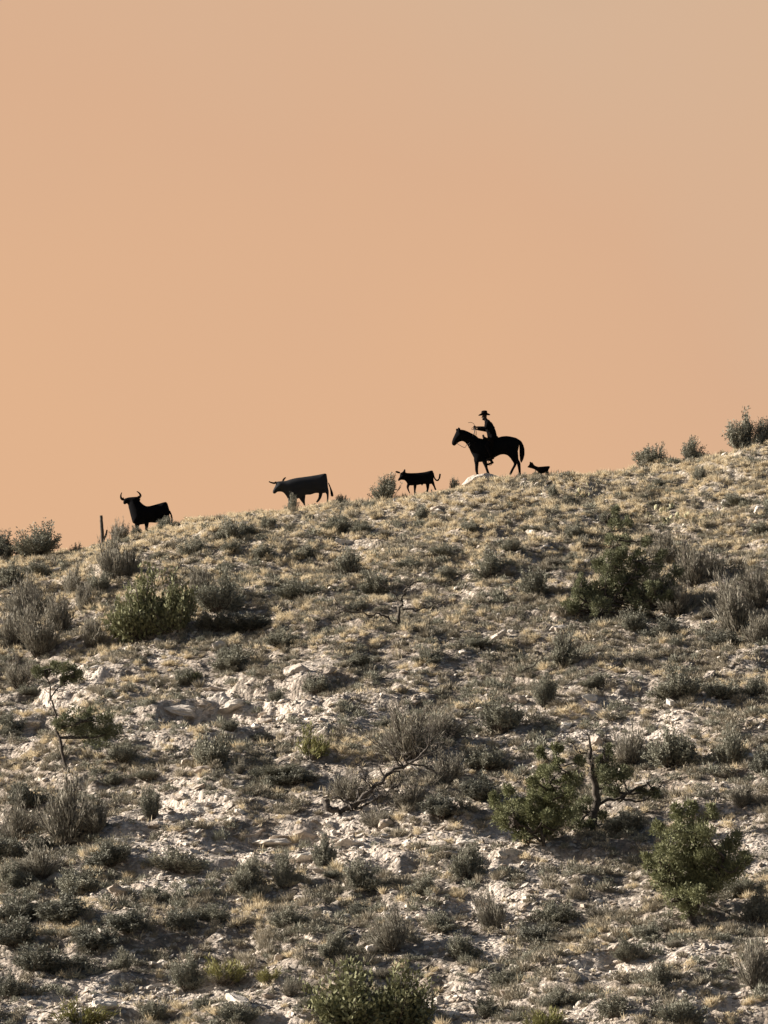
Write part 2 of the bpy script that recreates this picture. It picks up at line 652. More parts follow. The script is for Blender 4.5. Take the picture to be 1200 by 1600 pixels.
ICO2_V, ICO2_F = subdiv(ICO_V, ICO_F)
ICO3_V, ICO3_F = subdiv(ICO2_V, ICO2_F)


def rock_mesh(seed, cuts=11, base=(ICO3_V, ICO3_F), mat=None, flat=0.65):
    r = np.random.default_rng(seed)
    V = base[0].copy()
    for k in range(cuts):
        n = r.normal(size=3)
        n /= np.linalg.norm(n)
        d = r.uniform(0.45, 0.8)
        e = V @ n - d
        V = V - np.where(e > 0, e, 0)[:, None] * n
    ph = r.uniform(0, 9)
    V = V * (1 + 0.16 * noise(V[:, 0] * 2.1 + ph, V[:, 1] * 2.1 + V[:, 2] * 1.7) + 0.09 * noise(V[:, 0] * 5 + V[:, 2] * 4, V[:, 1] * 5 + ph))[:, None]
    V += r.normal(size=V.shape) * 0.018
    V *= np.array([1.0, r.uniform(.65, .95), flat * r.uniform(.75, 1.2)])
    return np_mesh('rock', V, base[1], mat or M_ROCK, False)


def half_width(y):
    return 600 * TH * y / CP


def scatter(n, r, y0=94.5, y1=150.8, wide=1.18):
    # even over the ground the lens can see, with a margin all round
    xs, ys, got = [], [], 0
    y0 = min(y0, 86.0)
    while got < n:
        y = r.uniform(y0, y1, n)
        x = r.uniform(-1, 1, n) * half_width(y) * wide
        v = project(x, y, H0(x, y))[1]
        k = v < (1690 if wide < 2 else 1990)
        xs.append(x[k])
        ys.append(y[k])
        got += int(k.sum())
    x, y = np.concatenate(xs)[:n], np.concatenate(ys)[:n]
    return x, y


r = np.random.default_rng(21)
NS = 90000
sx_, sy_ = scatter(NS, r)
pm = pale_mask(sx_, sy_)
clump = noise(sx_ / 1.3 + 50, sy_ / 1.5) * 0.6 + noise(sx_ / 4 + 5, sy_ / 4) * 0.6
keep = r.uniform(0, 1, NS) < np.clip(0.20 + 0.55 * pm + 0.35 * clump, 0.05, 1)
sx_, sy_, pm = sx_[keep], sy_[keep], pm[keep]
ns = len(sx_)
size = 0.031 * np.exp(r.normal(size=ns) * 0.5) * (1 + 0.15 * pm)
size = np.clip(size, 0.014, 0.30)
big = r.uniform(size=ns) < 0.006
size[big] = r.uniform(0.10, 0.26, big.sum()) * (1 + 0.4 * pm[big])
sz_ = HR(sx_, sy_)
su_, sv_ = project(sx_, sy_, sz_)
app = size / sy_
inside = (su_ > 8) & (su_ < 1192) & (sv_ > 700) & (sv_ < 1592)
order = np.argsort(-np.where(inside, app, 0))
PICK = order[:170]
rest = np.setdiff1d(np.arange(ns), PICK)


def stone_cloud(idx, r):
    n = len(idx)
    V = np.broadcast_to(ICO_V, (n, 12, 3)) * (1 + 0.28 * r.normal(size=(n, 12, 1)))
    sc = np.stack([r.uniform(.8, 1.5, n), r.uniform(.7, 1.2, n), r.uniform(.4, .85, n)], 1) * size[idx][:, None]
    V = V * sc[:, None]
    a = r.uniform(0, 2 * np.pi, n)
    ca, sa = np.cos(a)[:, None], np.sin(a)[:, None]
    X = V[..., 0] * ca - V[..., 1] * sa
    Y = V[..., 0] * sa + V[..., 1] * ca
    tl = r.normal(size=(n, 1)) * 0.35 + 0.1
    Z = V[..., 2] + X * np.sin(tl) - Y * 0.45 * 0
    V = np.stack([X + sx_[idx][:, None], Y + sy_[idx][:, None], Z + sz_[idx][:, None] + 0.2 * size[idx][:, None]], -1)
    F = (ICO_F[None] + (np.arange(n) * 12)[:, None, None]).reshape(-1, 3)
    k = r.uniform(size=(n, 1))
    c = np.where(k < .45, np.array([[0.64, 0.585, 0.52]]), np.where(k < .75, np.array([[0.40, 0.34, 0.28]]), np.array([[0.23, 0.20, 0.165]])))
    c = c * r.uniform(.8, 1.12, (n, 1))
    c = np.concatenate([c, np.ones((n, 1))], 1)
    fc = np.repeat(c, 12, axis=0)
    return V.reshape(-1, 3), F, fc


V, F, fc = stone_cloud(rest, np.random.default_rng(3))
me = np_mesh('gravel', V, F, M_STONE, False, {'tint': ('FLOAT_COLOR', 'POINT', fc)})
link('gravel', me, kind='stuff', label='pale limestone chips and gravel strewn over the slope', category='gravel')

ROCKS = [rock_mesh(100 + k) for k in range(14)]
rr = np.random.default_rng(8)
items = []
rock_objs = []
for i in PICK:
    o = link('rock', ROCKS[int(rr.integers(14))], None, (sx_[i], sy_[i], sz_[i] + 0.15 * size[i]))
    s = float(size[i]) * 1.15
    o.scale = (s * rr.uniform(1, 1.4), s, s * rr.uniform(.8, 1.1))
    o.rotation_euler = (rr.normal() * .2, rr.normal() * .2, rr.uniform(0, 6.28))
    rock_objs.append(o)
    look = 'small pale limestone rock' if size[i] < 0.17 else ('pale angular limestone rock' if size[i] < .25 else 'large pale limestone block')
    items.append((float(su_[i]), float(sv_[i]), look))

# hand-placed rocks of the photograph: (u, v of base, width px, height px, look)
HAND_ROCKS = [(1075, 1290, 0, 0, '')]
HAND_ROCKS = [(320, 1000, 26, 14, ''), (45, 1128, 56, 26, ''), (290, 1110, 70, 22, ''), (365, 1104, 60, 22, ''), (200, 1085, 46, 16, ''),
              (345, 1078, 60, 16, ''), (215, 1268, 42, 30, ''), (320, 1262, 50, 26, ''), (290, 1245, 44, 20, ''), (375, 1268, 34, 22, ''),
              (395, 1302, 60, 24, ''), (455, 1308, 70, 26, ''), (545, 1318, 66, 30, ''), (610, 1322, 70, 30, ''), (680, 1318, 60, 34, ''),
              (790, 1335, 40, 40, ''), (480, 1345, 60, 22, ''), (430, 1318, 70, 20, ''), (345, 1335, 46, 28, ''), (285, 1382, 50, 20, ''),
              (220, 1388, 36, 22, ''), (205, 1315, 70, 16, ''), (900, 1510, 34, 34, ''), (925, 1512, 26, 24, ''), (860, 1500, 34, 22, ''),
              (960, 1488, 30, 20, ''), (975, 1388, 34, 20, ''), (1050, 1510, 20, 18, ''), (1120, 1540, 40, 18, ''), (880, 1105, 34, 18, ''),
              (845, 1052, 24, 10, ''), (1190, 1268, 26, 34, ''), (1175, 1335, 40, 20, ''), (510, 998, 14, 14, ''), (525, 1078, 26, 14, ''),
              (160, 1575, 60, 20, ''), (60, 1590, 60, 24, ''), (245, 1545, 44, 20, ''), (320, 1555, 40, 16, ''), (355, 1575, 50, 24, ''),
              (440, 1560, 34, 18, ''), (575, 1505, 18, 8, ''), (640, 1100, 30, 10, ''), (1010, 1225, 34, 18, ''), (1080, 1225, 26, 14, ''),
              (935, 1555, 46, 18, ''), (1000, 1565, 40, 22, ''), (1110, 1590, 50, 20, ''), (700, 1530, 30, 16, '')]
for (ua, va, ub, vb, n_, w0, w1) in ((385, 1300, 720, 1330, 22, 18, 46), (200, 1258, 340, 1275, 9, 16, 34), (262, 1092, 430, 1110, 12, 18, 44),
                                     (15, 1118, 100, 1122, 5, 18, 40), (820, 1495, 1000, 1512, 9, 16, 34), (40, 1582, 200, 1560, 7, 18, 36),
                                     (380, 1345, 560, 1352, 8, 16, 30), (690, 1560, 860, 1590, 7, 14, 30), (940, 1130, 1060, 1120, 6, 12, 26)):
    for t_ in range(n_):
        a_ = (t_ + rr.uniform(.1, .9)) / n_
        w_ = rr.uniform(w0, w1)
        HAND_ROCKS.append((ua + (ub - ua) * a_, va + (vb - va) * a_ + rr.normal() * 7, w_, w_ * rr.uniform(.35, .75), ''))
for (u, v, wpx, hpx, _) in HAND_ROCKS:
    h = ground_hit(u, v)
    if not h:
        continue
    k = mpp(h[1])
    o = link('rock', ROCKS[int(rr.integers(14))], None, (h[0], h[1] + 0.15, h[2] - hpx * k * 0.06))
    o.scale = (wpx * k * .58, wpx * k * .55, hpx * k * .46 / .65)
    o.rotation_euler = (rr.normal() * .12, rr.normal() * .12, rr.choice([0, 3.14]) + rr.normal() * .4)
    rock_objs.append(o)
    items.append((u, v, 'broad whitish rock slab' if wpx > 2 * hpx else 'big whitish weathered boulder'))
for o, l in zip(rock_objs, auto_labels(items)):
    o['label'] = l
    o['category'] = 'rock'
    o['group'] = 'pale rocks scattered on the slope'

# the white boulder in front of the horse
bx, by, bz = at_y(757, 763, 146.9)
o = link('boulder', rock_mesh(57, 9, (ICO3_V, ICO3_F), M_ROCK, .6), None, (bx, by, Hs(bx, by) + .0),
         label='white flat-topped boulder at the front hooves of the horse', category='boulder')
k = mpp(by)
o.scale = (40 * k, 26 * k, 24 * k)
o.rotation_euler = (0.05, -0.1, 0.5)

# ------------------------------------------------------------------ plants: shrub prototypes (height 1, width about 1)
def shrub_proto(seed, kind):
    """returns stems mesh, foliage mesh"""
    r = np.random.default_rng(seed)
    paths, Ps, Ds = [], [], []
    cfg = dict(sage=(13, 10, 0.80, 42, (.045, .085), (.018, .030), M_SAGE),
               dark=(13, 10, 0.80, 42, (.055, .10), (.024, .04), M_SHADESAGE),
               wisp=(12, 9, 0.72, 30, (.07, .14), (.010, .018), M_GREYTWIG),
               green=(15, 9, 0.85, 34, (.05, .09), (.026, .044), M_GREEN),
               yellow=(9, 8, 0.80, 24, (.08, .15), (.014, .026), M_YELLOW),
               scrub=(6, 6, 0.85, 14, (.09, .16), (.03, .05), M_SCRUB))[kind]
    nclump, nst, spread, nl, LL, WW, mat = cfg
    for c in range(nclump):
        a = 2 * np.pi * (c + r.uniform(-.4, .4)) / nclump
        rad = 0.5 * math.sqrt(r.uniform(0.05, 1)) * spread / .8
        tip = np.array([math.cos(a) * rad, math.sin(a) * rad, 0])
        hmax = (1 - 0.75 * (rad / .55) ** 2) * r.uniform(.58, 1.14)
        for s in range(nst):
            e = tip * r.uniform(.6, 1.12) + np.append(r.normal(size=2) * 0.075, 0)
            e[2] = max(0.12, hmax * r.uniform(.5, 1.0))
            b0 = np.append(r.normal(size=2) * 0.035, -0.08)
            ctrl = b0 * .5 + e * .5 + np.array([e[0] * .22, e[1] * .22, -0.1 * e[2]]) + r.normal(size=3) * .03
            t = np.linspace(0, 1, 6)[:, None]
            pts = (1 - t) ** 2 * b0 + 2 * t * (1 - t) * ctrl + t * t * e
            if s < nst * .75:
                paths.append((pts, np.linspace(.012, .004, 6) * (1 if s else 1.5)))
            tt = r.uniform(.38 if kind != 'wisp' else .25, 1.0, nl)[:, None]
            P = (1 - tt) ** 2 * b0 + 2 * tt * (1 - tt) * ctrl + tt * tt * e
            D = 2 * (1 - tt) * (ctrl - b0) + 2 * tt * (e - ctrl)
            D /= np.linalg.norm(D, axis=1, keepdims=True) + 1e-6
            D = D + r.normal(size=D.shape) * (.75 if kind not in ('wisp', 'yellow') else .32)
            Ps.append(P + r.normal(size=P.shape) * (.034 if kind in ('green', 'dark') else .024))
            Ds.append(D)
    P = np.concatenate(Ps)
    D = np.concatenate(Ds)
    V, F = leaves(P, D, r.uniform(*LL, len(P)), r.uniform(*WW, len(P)), r)
    V[:, 2] = np.maximum(V[:, 2], -0.05)
    fol = np_mesh('foliage', V, F, mat)
    V, F = tubes(paths, 3)
    st = np_mesh('stems', V, F, M_TWIG)
    return st, fol


PROTO = {}
for kd, n in (('sage', 7), ('dark', 3), ('wisp', 5), ('green', 4), ('yellow', 3), ('scrub', 5)):
    PROTO[kd] = [shrub_proto(hash_ * 17 + len(kd) * 131, kd) for hash_ in range(1, n + 1)]


def shrub(name, kind, u, v, wpx, hpx, y=None, seed=0, **props):
    r = random.Random(seed)
    if y is None:
        h = ground_hit(u, v)
        if h is None:
            X, Y, Z = at_y(u, v, YSKY + .6)
            h = (X, Y, Hs(X, Y))
    else:
        X, Y, Z = at_y(u, v, y)
        h = (X, Y, Hs(X, Y))
    k = mpp(h[1])
    e = empty(name, (h[0], h[1], h[2] - .01), **props)
    st, fo = r.choice(PROTO[kind])
    rz, sxy, ta, tb = r.uniform(0, 6.28), r.uniform(.78, 1.06), r.gauss(0, .09), r.gauss(0, .12)
    for nm, me in (('stems', st), ('foliage', fo)):
        o = link(nm, me, e)
        o.scale = (wpx * k * sxy, wpx * k * (1.84 - sxy), hpx * k * 1.0)
        o.rotation_euler = (ta, tb, rz)
    return e


NAME = dict(sage='sagebrush', dark='shade_dark_shrub', wisp='wispy_shrub', green='green_shrub', yellow='yellow_green_shrub')
LOOK = dict(sage='grey-green sagebrush', dark='dark shade-toned leafy shrub', wisp='wispy grey twiggy shrub', green='olive green leafy shrub',
            yellow='yellow-green feathery bush')
# (kind, u, v at the base, width, height, [depth])
SHRUBS = [
    ('dark', 4, 876, 40, 52, 147.5), ('sage', 58, 878, 92, 60, 147.2), ('sage', 119, 878, 28, 28, 147.2), ('wisp', 187, 860, 40, 44, 147.0),
    ('sage', 212, 834, 26, 20, 147.6), ('sage', 258, 834, 42, 30, 147.6), ('sage', 358, 846, 54, 54, None), ('sage', 384, 838, 40, 30, None),
    ('sage', 457, 818, 26, 38, 147.4), ('sage', 533, 786, 30, 22, 148.0), ('sage', 603, 784, 50, 54, 147.6), ('sage', 660, 812, 32, 30, None),
    ('sage', 712, 770, 24, 32, 148.0), ('sage', 862, 776, 22, 24, None), ('sage', 1018, 732, 64, 52, 148.0), ('sage', 1078, 717, 48, 46, 148.2),
    ('sage', 1160, 710, 70, 74, 148.0), ('sage', 1198, 702, 50, 62, 148.0), ('sage', 1092, 752, 32, 32, None), ('sage', 1030, 760, 28, 22, None),
    ('sage', 900, 842, 38, 44, None), ('sage', 768, 902, 62, 54, None), ('sage', 838, 934, 72, 58, None),
    ('wisp', 1015, 948, 110, 96, None), ('wisp', 1082, 915, 90, 76, None), ('wisp', 1150, 992, 96, 116, None), ('wisp', 1110, 900, 60, 60, None),
    ('sage', 1062, 1092, 96, 66, None), ('sage', 1128, 1092, 70, 46, None), ('sage', 1180, 1088, 50, 40, None),
    ('sage', 546, 898, 60, 52, None), ('sage', 462, 934, 74, 46, None), ('sage', 588, 930, 64, 58, None), ('sage', 476, 872, 46, 26, None),
    ('sage', 530, 832, 62, 36, None), ('sage', 566, 834, 44, 28, None), ('sage', 420, 826, 44, 24, None),
    ('sage', 342, 955, 84, 84, None), ('wisp', 176, 905, 64, 92, None), ('wisp', 40, 965, 64, 96, None), ('wisp', 62, 1022, 92, 92, None),
    ('wisp', 112, 928, 50, 56, None), ('sage', 15, 1146, 60, 56, None), ('sage', 330, 1196, 74, 82, None), ('sage', 236, 1280, 50, 62, None),
    ('wisp', 108, 1318, 120, 124, None), ('wisp', 24, 1315, 80, 80, None), ('dark', 40, 1262, 70, 46, None),
    ('sage', 364, 1044, 86, 46, None), ('sage', 492, 1082, 54, 42, None), ('wisp', 640, 1186, 130, 100, None),
    ('wisp', 690, 1150, 80, 60, None), ('sage', 782, 1144, 100, 62, None), ('sage', 852, 1104, 54, 64, None),
    ('wisp', 985, 1194, 76, 86, None), ('sage', 1052, 1196, 102, 86, None), ('sage', 1142, 1194, 62, 84, None), ('dark', 1192, 1205, 40, 52, None),
    ('sage', 385, 1396, 62, 74, None), ('sage', 446, 1390, 54, 76, None), ('sage', 506, 1356, 44, 66, None), ('sage', 562, 1392, 66, 62, None),
    ('sage', 730, 1374, 66, 76, None), ('wisp', 770, 1452, 60, 78, None), ('wisp', 616, 1486, 92, 82, None), ('sage', 722, 1500, 66, 50, None),
    ('sage', 122, 1394, 86, 62, None), ('dark', 30, 1440, 84, 60, None), ('sage', 280, 1362, 110, 50, None), ('sage', 242, 1408, 52, 38, None),
    ('dark', 282, 1452, 56, 50, None), ('sage', 292, 1546, 62, 66, None), ('dark', 150, 1480, 90, 48, None), ('dark', 60, 1520, 100, 50, None),
    ('sage', 982, 1500, 46, 58, None), ('sage', 1026, 1546, 54, 54, None), ('wisp', 1182, 1544, 76, 96, None), ('sage', 1062, 1600, 84, 64, None),
    ('sage', 870, 1570, 60, 40, None), ('sage', 192, 1516, 46, 40, None), ('sage', 1010, 1470, 60, 36, None), ('sage', 700, 905, 44, 24, None),
    ('sage', 880, 1040, 60, 70, None), ('sage', 930, 1075, 50, 30, None), ('sage', 745, 1012, 60, 26, None), ('sage', 670, 1035, 66, 30, None),
    ('sage', 560, 1040, 60, 28, None), ('sage', 440, 1012, 70, 40, None), ('sage', 290, 1070, 54, 34, None), ('sage', 990, 985, 52, 52, None),
    ('sage', 640, 890, 56, 28, None), ('sage', 690, 868, 50, 24, None), ('sage', 950, 818, 50, 22, None), ('sage', 1150, 790, 56, 28, None),
    ('sage', 1188, 838, 44, 34, None), ('sage', 60, 900, 60, 34, None), ('sage', 15, 915, 50, 46, None), ('sage', 300, 868, 52, 38, None),
    ('sage', 735, 830, 44, 22, None), ('sage', 800, 862, 50, 24, None), ('sage', 560, 955, 44, 26, None), ('sage', 410, 875, 52, 32, None),
    ('wisp', 545, 1250, 70, 60, None), ('wisp', 700, 1225, 90, 60, None), ('sage', 760, 1200, 80, 50, None), ('sage', 190, 1190, 70, 40, None),
    ('sage', 440, 1215, 90, 30, None), ('dark', 410, 1160, 44, 24, None), ('sage', 330, 1440, 70, 36, None), ('sage', 450, 1450, 80, 40, None),
    ('sage', 520, 1500, 50, 60, None), ('sage', 790, 1540, 60, 40, None), ('sage', 660, 1400, 60, 40, None), ('sage', 870, 1440, 80, 50, None),
    ('wisp', 940, 1440, 70, 40, None), ('sage', 1180, 1440, 60, 60, None), ('wisp', 1160, 1260, 60, 50, None), ('sage', 960, 1590, 70, 50, None),
    ('wisp', 20, 1010, 80, 80, None), ('wisp', 95, 985, 70, 70, None), ('wisp', 140, 1010, 60, 60, None), ('wisp', 30, 1075, 80, 56, None),
    ('wisp', 130, 955, 50, 60, None), ('sage', 155, 925, 50, 50, None), ('wisp', 205, 900, 44, 60, None), ('dark', 340, 985, 80, 40, None),
    ('wisp', 310, 935, 60, 70, None), ('dark', 395, 985, 90, 36, None), ('wisp', 1060, 960, 80, 70, None), ('wisp', 1185, 950, 60, 90, None),
    ('wisp', 1185, 1010, 60, 70, None), ('dark', 1040, 1000, 80, 40, None), ('dark', 1130, 1010, 70, 30, None), ('wisp', 1040, 880, 60, 60, None),
    ('dark', 20, 1475, 90, 50, None), ('dark', 100, 1440, 100, 50, None), ('dark', 200, 1455, 80, 40, None), ('dark', 110, 1520, 80, 44, None),  # dark shrubs here added to stand in for a wide shaded area
    ('wisp', 60, 1370, 90, 70, None), ('dark', 10, 1345, 80, 56, None), ('dark', 175, 1350, 90, 50, None), ('dark', 15, 1560, 60, 44, None),
    ('wisp', 150, 1300, 70, 60, None), ('dark', 70, 1330, 70, 40, None), ('wisp', 640, 1265, 90, 50, None), ('dark', 690, 1275, 90, 40, None),
    ('wisp', 590, 1290, 70, 40, None), ('dark', 750, 1250, 80, 46, None), ('dark', 980, 1300, 80, 40, None), ('dark', 460, 1225, 80, 34, None),
    ('sage', 1160, 1400, 70, 50, None), ('dark', 840, 1470, 70, 30, None), ('dark', 560, 1430, 50, 26, None), ('sage', 690, 1455, 60, 36, None),
    ('sage', 760, 1590, 60, 44, None), ('sage', 370, 1600, 70, 46, None), ('sage', 240, 1596, 60, 40, None), ('sage', 20, 1390, 70, 60, None),
]
items, objs = [], []
for n, (kd, u, v, wp, hp, yy) in enumerate(SHRUBS):
    e = shrub(NAME[kd], kd, u, v, wp, hp, yy, seed=n)
    e['category'] = 'shrub'
    e['group'] = 'shrubs dotted over the hillside'
    size_word = 'small ' if wp < 40 else ('large ' if wp > 85 else '')
    objs.append(e)
    items.append((u, v - hp / 2, size_word + LOOK[kd]))

# extra low shrubs between them
r = np.random.default_rng(77)
xx, yy_ = scatter(190, r, 96, 148.6, 1.15)
zz = HR(xx, yy_)
uu, vv_ = project(xx, yy_, zz)
for i in range(len(xx)):
    if any((uu[i] - q[0]) ** 2 + ((vv_[i] - q[1]) * 1.2) ** 2 < 30 ** 2 for q in items):
        continue
    e = empty('low_shrub', (float(xx[i]), float(yy_[i]), float(zz[i])), category='shrub', group='low scrub between the larger shrubs')
    kd = ('sage', 'scrub', 'scrub', 'wisp')[int(r.integers(4))]
    st, fo = PROTO[kd][int(r.integers(len(PROTO[kd])))]
    wd, ht = r.uniform(.45, .95), r.uniform(.22, .5)
    rz = r.uniform(0, 6.28)
    for nm, me in (('stems', st), ('foliage', fo)):
        o = link(nm, me, e)
        o.scale = (wd, wd, ht)
        o.rotation_euler = (0, 0, rz)
    objs.append(e)
    items.append((float(uu[i]), float(vv_[i]), {'sage': 'low grey-green shrub', 'scrub': 'low brownish cushion shrub', 'wisp': 'low wispy grey shrub'}[kd]))
for e, l in zip(objs, auto_labels(items)):
    e['label'] = l
# the shrubs that stand out on their own
for (nm, kd, u, v, wp, hp, lab) in (
        ('yellow_green_shrub', 'yellow', 486, 1186, 64, 62, 'lone yellow-green feathery bush on pale rubble left of the grey bush'),
        ('yellow_green_shrub', 'yellow', 350, 1538, 84, 60, 'broad yellow-green bush near the bottom left, beside a grey sagebrush'),
        ('yellow_green_shrub', 'yellow', 422, 1536, 52, 34, 'low bright green tuft right of the broad yellow-green bush'),
        ('yellow_green_shrub', 'yellow', 856, 1612, 76, 46, 'yellow-green bush cut by the bottom edge, right of centre'),
        ('yellow_green_shrub', 'yellow', 125, 1606, 130, 44, 'wide low green bush cut by the bottom edge at left'),
        ('green_shrub', 'green', 225, 998, 112, 136, 'tall olive bush below the bull, left half of the thicket'),
        ('green_shrub', 'green', 272, 985, 84, 110, 'olive bush below the bull, right half of the thicket'),
        ('green_shrub', 'green', 545, 1610, 146, 134, 'large green bush at the bottom edge, left of its twin'),
        ('green_shrub', 'green', 624, 1606, 132, 120, 'large green bush at the bottom edge, right of its twin'),
        ('green_shrub', 'green', 300, 1068, 44, 30, 'small green bush on top of the eroded rock bank')):
    e = shrub(nm, kd, u, v, wp, hp, None, seed=u, label=lab, category='shrub', group='green bushes on the slope')

# ------------------------------------------------------------------ dry grass and ground scrub (nobody could count it)
r = np.random.default_rng(31)
NG = 36000
tx, ty = scatter(NG, r, 94.5, 151.5)
up_ = sstep(118, 146, ty)
den = np.clip(0.30 + 0.45 * up_ + 0.7 * noise(tx / 2.2 + 60, ty / 2.4) - 0.55 * pale_mask(tx, ty), 0.04, 1)
kp = r.uniform(size=NG) < den
tx, ty = tx[kp], ty[kp]
tz = HR(tx, ty)
n = len(tx)
NB = 9
P = np.repeat(np.stack([tx, ty, tz - .01], 1), NB, 0) + np.concatenate([r.normal(size=(n * NB, 2)) * .05, np.zeros((n * NB, 1))], 1)
D = np.concatenate([r.normal(size=(n * NB, 2)) * .55, np.ones((n * NB, 1))], 1)
L = np.repeat(r.uniform(.08, .24, n), NB) * r.uniform(.5, 1.1, n * NB)
V, F = leaves(P, D, L, r.uniform(.012, .026, n * NB), r)
kill = r.uniform(size=n) < .62
straw = np.repeat(kill, NB)
for nm, msk, mt, lab in (('dry_grass', straw, M_STRAW, 'straw-coloured dry grass tufts covering the slope'),
                         ('ground_scrub', ~straw, M_SCRUB, 'low grey-brown ground scrub between the stones')):
    k = np.nonzero(msk)[0]
    VV = V.reshape(-1, 4, 3)[k].reshape(-1, 3)
    me = np_mesh(nm, VV, np.arange(len(VV)).reshape(-1, 4), mt)
    link(nm, me, kind='stuff', label=lab, category='grass')

# low cushions of scrub and bunch grass, far too many to count: points on the ground, each carrying one of a few clumps
def clump_proto(kind, seed):
    r = np.random.default_rng(seed)
    if kind in ('straw', 'grey') and seed % 3:
        n = 110
        b = np.concatenate([r.normal(size=(n, 2)) * .10, np.zeros((n, 1)) - .03], 1)
        d = np.concatenate([r.normal(size=(n, 2)) * .45 + b[:, :2] * 3, np.ones((n, 1))], 1)
        V, F = leaves(b, d, r.uniform(.45, 1.05, n), r.uniform(.035, .06, n), r)
        return np_mesh('clump', V, F, M_STRAW if kind == 'straw' else M_GREYGRASS)
    n = 170
    d = r.normal(size=(n, 3))
    d[:, 2] = np.abs(d[:, 2]) + .1
    d /= np.linalg.norm(d, axis=1, keepdims=True)
    lump = 1 + .5 * noise(d[:, 0] * 2 + seed, d[:, 1] * 2 + d[:, 2])
    P = d * (lump * r.uniform(.3, .85, n))[:, None] * np.array([.62, .62, .75])
    V, F = leaves(P, d + r.normal(size=d.shape) * .4 + np.array([0, 0, .6]), r.uniform(.18, .34, n), r.uniform(.05, .09, n), r)
    return np_mesh('clump', V, F, {'scrub': M_SCRUB, 'sage': M_SAGE, 'straw': M_STRAW, 'grey': M_GREYGRASS}[kind])


def clump_field(name, kind, nvar, x, y, sc, label, seed):
    r = np.random.default_rng(seed)
    col = bpy.data.collections.new(name + '_kinds')
    for k in range(nvar):
        col.objects.link(bpy.data.objects.new('clump_kind', clump_proto(kind, seed + k)))
    n = len(x)
    me = bpy.data.meshes.new(name)
    me.vertices.add(n)
    me.vertices.foreach_set('co', np.stack([x, y, HR(x, y) - .01], 1).astype(np.float32).ravel())
    a = me.attributes.new('size', 'FLOAT_VECTOR', 'POINT')
    a.data.foreach_set('vector', np.stack([sc * r.uniform(.9, 1.4, n), sc * r.uniform(.9, 1.4, n), sc * r.uniform(.7, 1.2, n)], 1).astype(np.float32).ravel())
    a = me.attributes.new('turn', 'FLOAT_VECTOR', 'POINT')
    a.data.foreach_set('vector', np.stack([r.normal(size=n) * .12, r.normal(size=n) * .12, r.uniform(0, 6.28, n)], 1).astype(np.float32).ravel())
    o = link(name, me, kind='stuff', label=label, category='grass' if kind in ('straw', 'grey') else 'scrub')
    g = bpy.data.node_groups.new(name, 'GeometryNodeTree')
    g.interface.new_socket('Geometry', in_out='INPUT', socket_type='NodeSocketGeometry')
    g.interface.new_socket('Geometry', in_out='OUTPUT', socket_type='NodeSocketGeometry')
    gi, go = g.nodes.new('NodeGroupInput'), g.nodes.new('NodeGroupOutput')
    iop = g.nodes.new('GeometryNodeInstanceOnPoints')
    ci = g.nodes.new('GeometryNodeCollectionInfo')
    ci.inputs['Collection'].default_value = col
    ci.inputs['Separate Children'].default_value = True
    ci.inputs['Reset Children'].default_value = True
    iop.inputs['Pick Instance'].default_value = True
    for an, sock in (('size', 'Scale'), ('turn', 'Rotation')):
        na = g.nodes.new('GeometryNodeInputNamedAttribute')
        na.data_type = 'FLOAT_VECTOR'
        na.inputs['Name'].default_value = an
        g.links.new(na.outputs['Attribute'], iop.inputs[sock])
    rv = g.nodes.new('FunctionNodeRandomValue')
    rv.data_type = 'INT'
    for sk in rv.inputs:
        if sk.name == 'Max' and sk.type == 'INT':
            sk.default_value = nvar - 1
        if sk.name == 'Min' and sk.type == 'INT':
            sk.default_value = 0
    ov = [q_ for q_ in rv.outputs if q_.type == 'INT'][0]
    g.links.new(ov, iop.inputs['Instance Index'])
    g.links.new(gi.outputs[0], iop.inputs['Points'])
    g.links.new(ci.outputs[0], iop.inputs['Instance'])
    g.links.new(iop.outputs[0], go.inputs[0])
    md = o.modifiers.new('clumps', 'NODES')
    md.node_group = g
    return o


def field_pts(n, seed, fn, y1=152.5):
    r = np.random.default_rng(seed)
    n = int(n * 2.2)
    x, y = scatter(n, r, 94.5, y1, 2.6)
    k = r.uniform(size=n) < np.clip(fn(x, y), 0, 1)
    return x[k], y[k], r


x, y, r = field_pts(22000, 35, lambda x, y: .12 + .62 * sstep(118, 144, y) + .8 * noise(x / 2.0 + 20, y / 2.2 + 6) - .35 * pale_mask(x, y))
clump_field('bunch_grass', 'straw', 6, x, y, .13 + .20 * r.uniform(size=len(x)) ** 2, 'straw-coloured bunch grass covering the slope', 300)
x, y, r = field_pts(22000, 38, lambda x, y: .52 - .42 * sstep(128, 147, y) + .8 * noise(x / 2.6 + 33, y / 1.8 + 76) - .75 * pale_mask(x, y))
clump_field('faded_grass', 'grey', 6, x, y, .14 + .2 * r.uniform(size=len(x)) ** 2, 'faded grey-tan grass tufts on the lower slope', 600)
x, y, r = field_pts(22000, 36, lambda x, y: .40 - .36 * sstep(132, 147, y) + .9 * noise(x / 2.4 + 70, y / 2.0 + 16) - .65 * pale_mask(x, y))
clump_field('cushion_scrub', 'scrub', 7, x, y, .10 + .22 * r.uniform(size=len(x)) ** 2, 'low grey-brown cushion scrub on the slope', 400)
x, y, r = field_pts(7000, 37, lambda x, y: .40 - .3 * sstep(132, 147, y) + .9 * noise(x / 3.0 + 90, y / 3.0 + 46) - .4 * pale_mask(x, y))
clump_field('low_sage', 'sage', 7, x, y, .15 + .24 * r.uniform(size=len(x)) ** 2, 'low grey-green sage growing between the shrubs', 500)

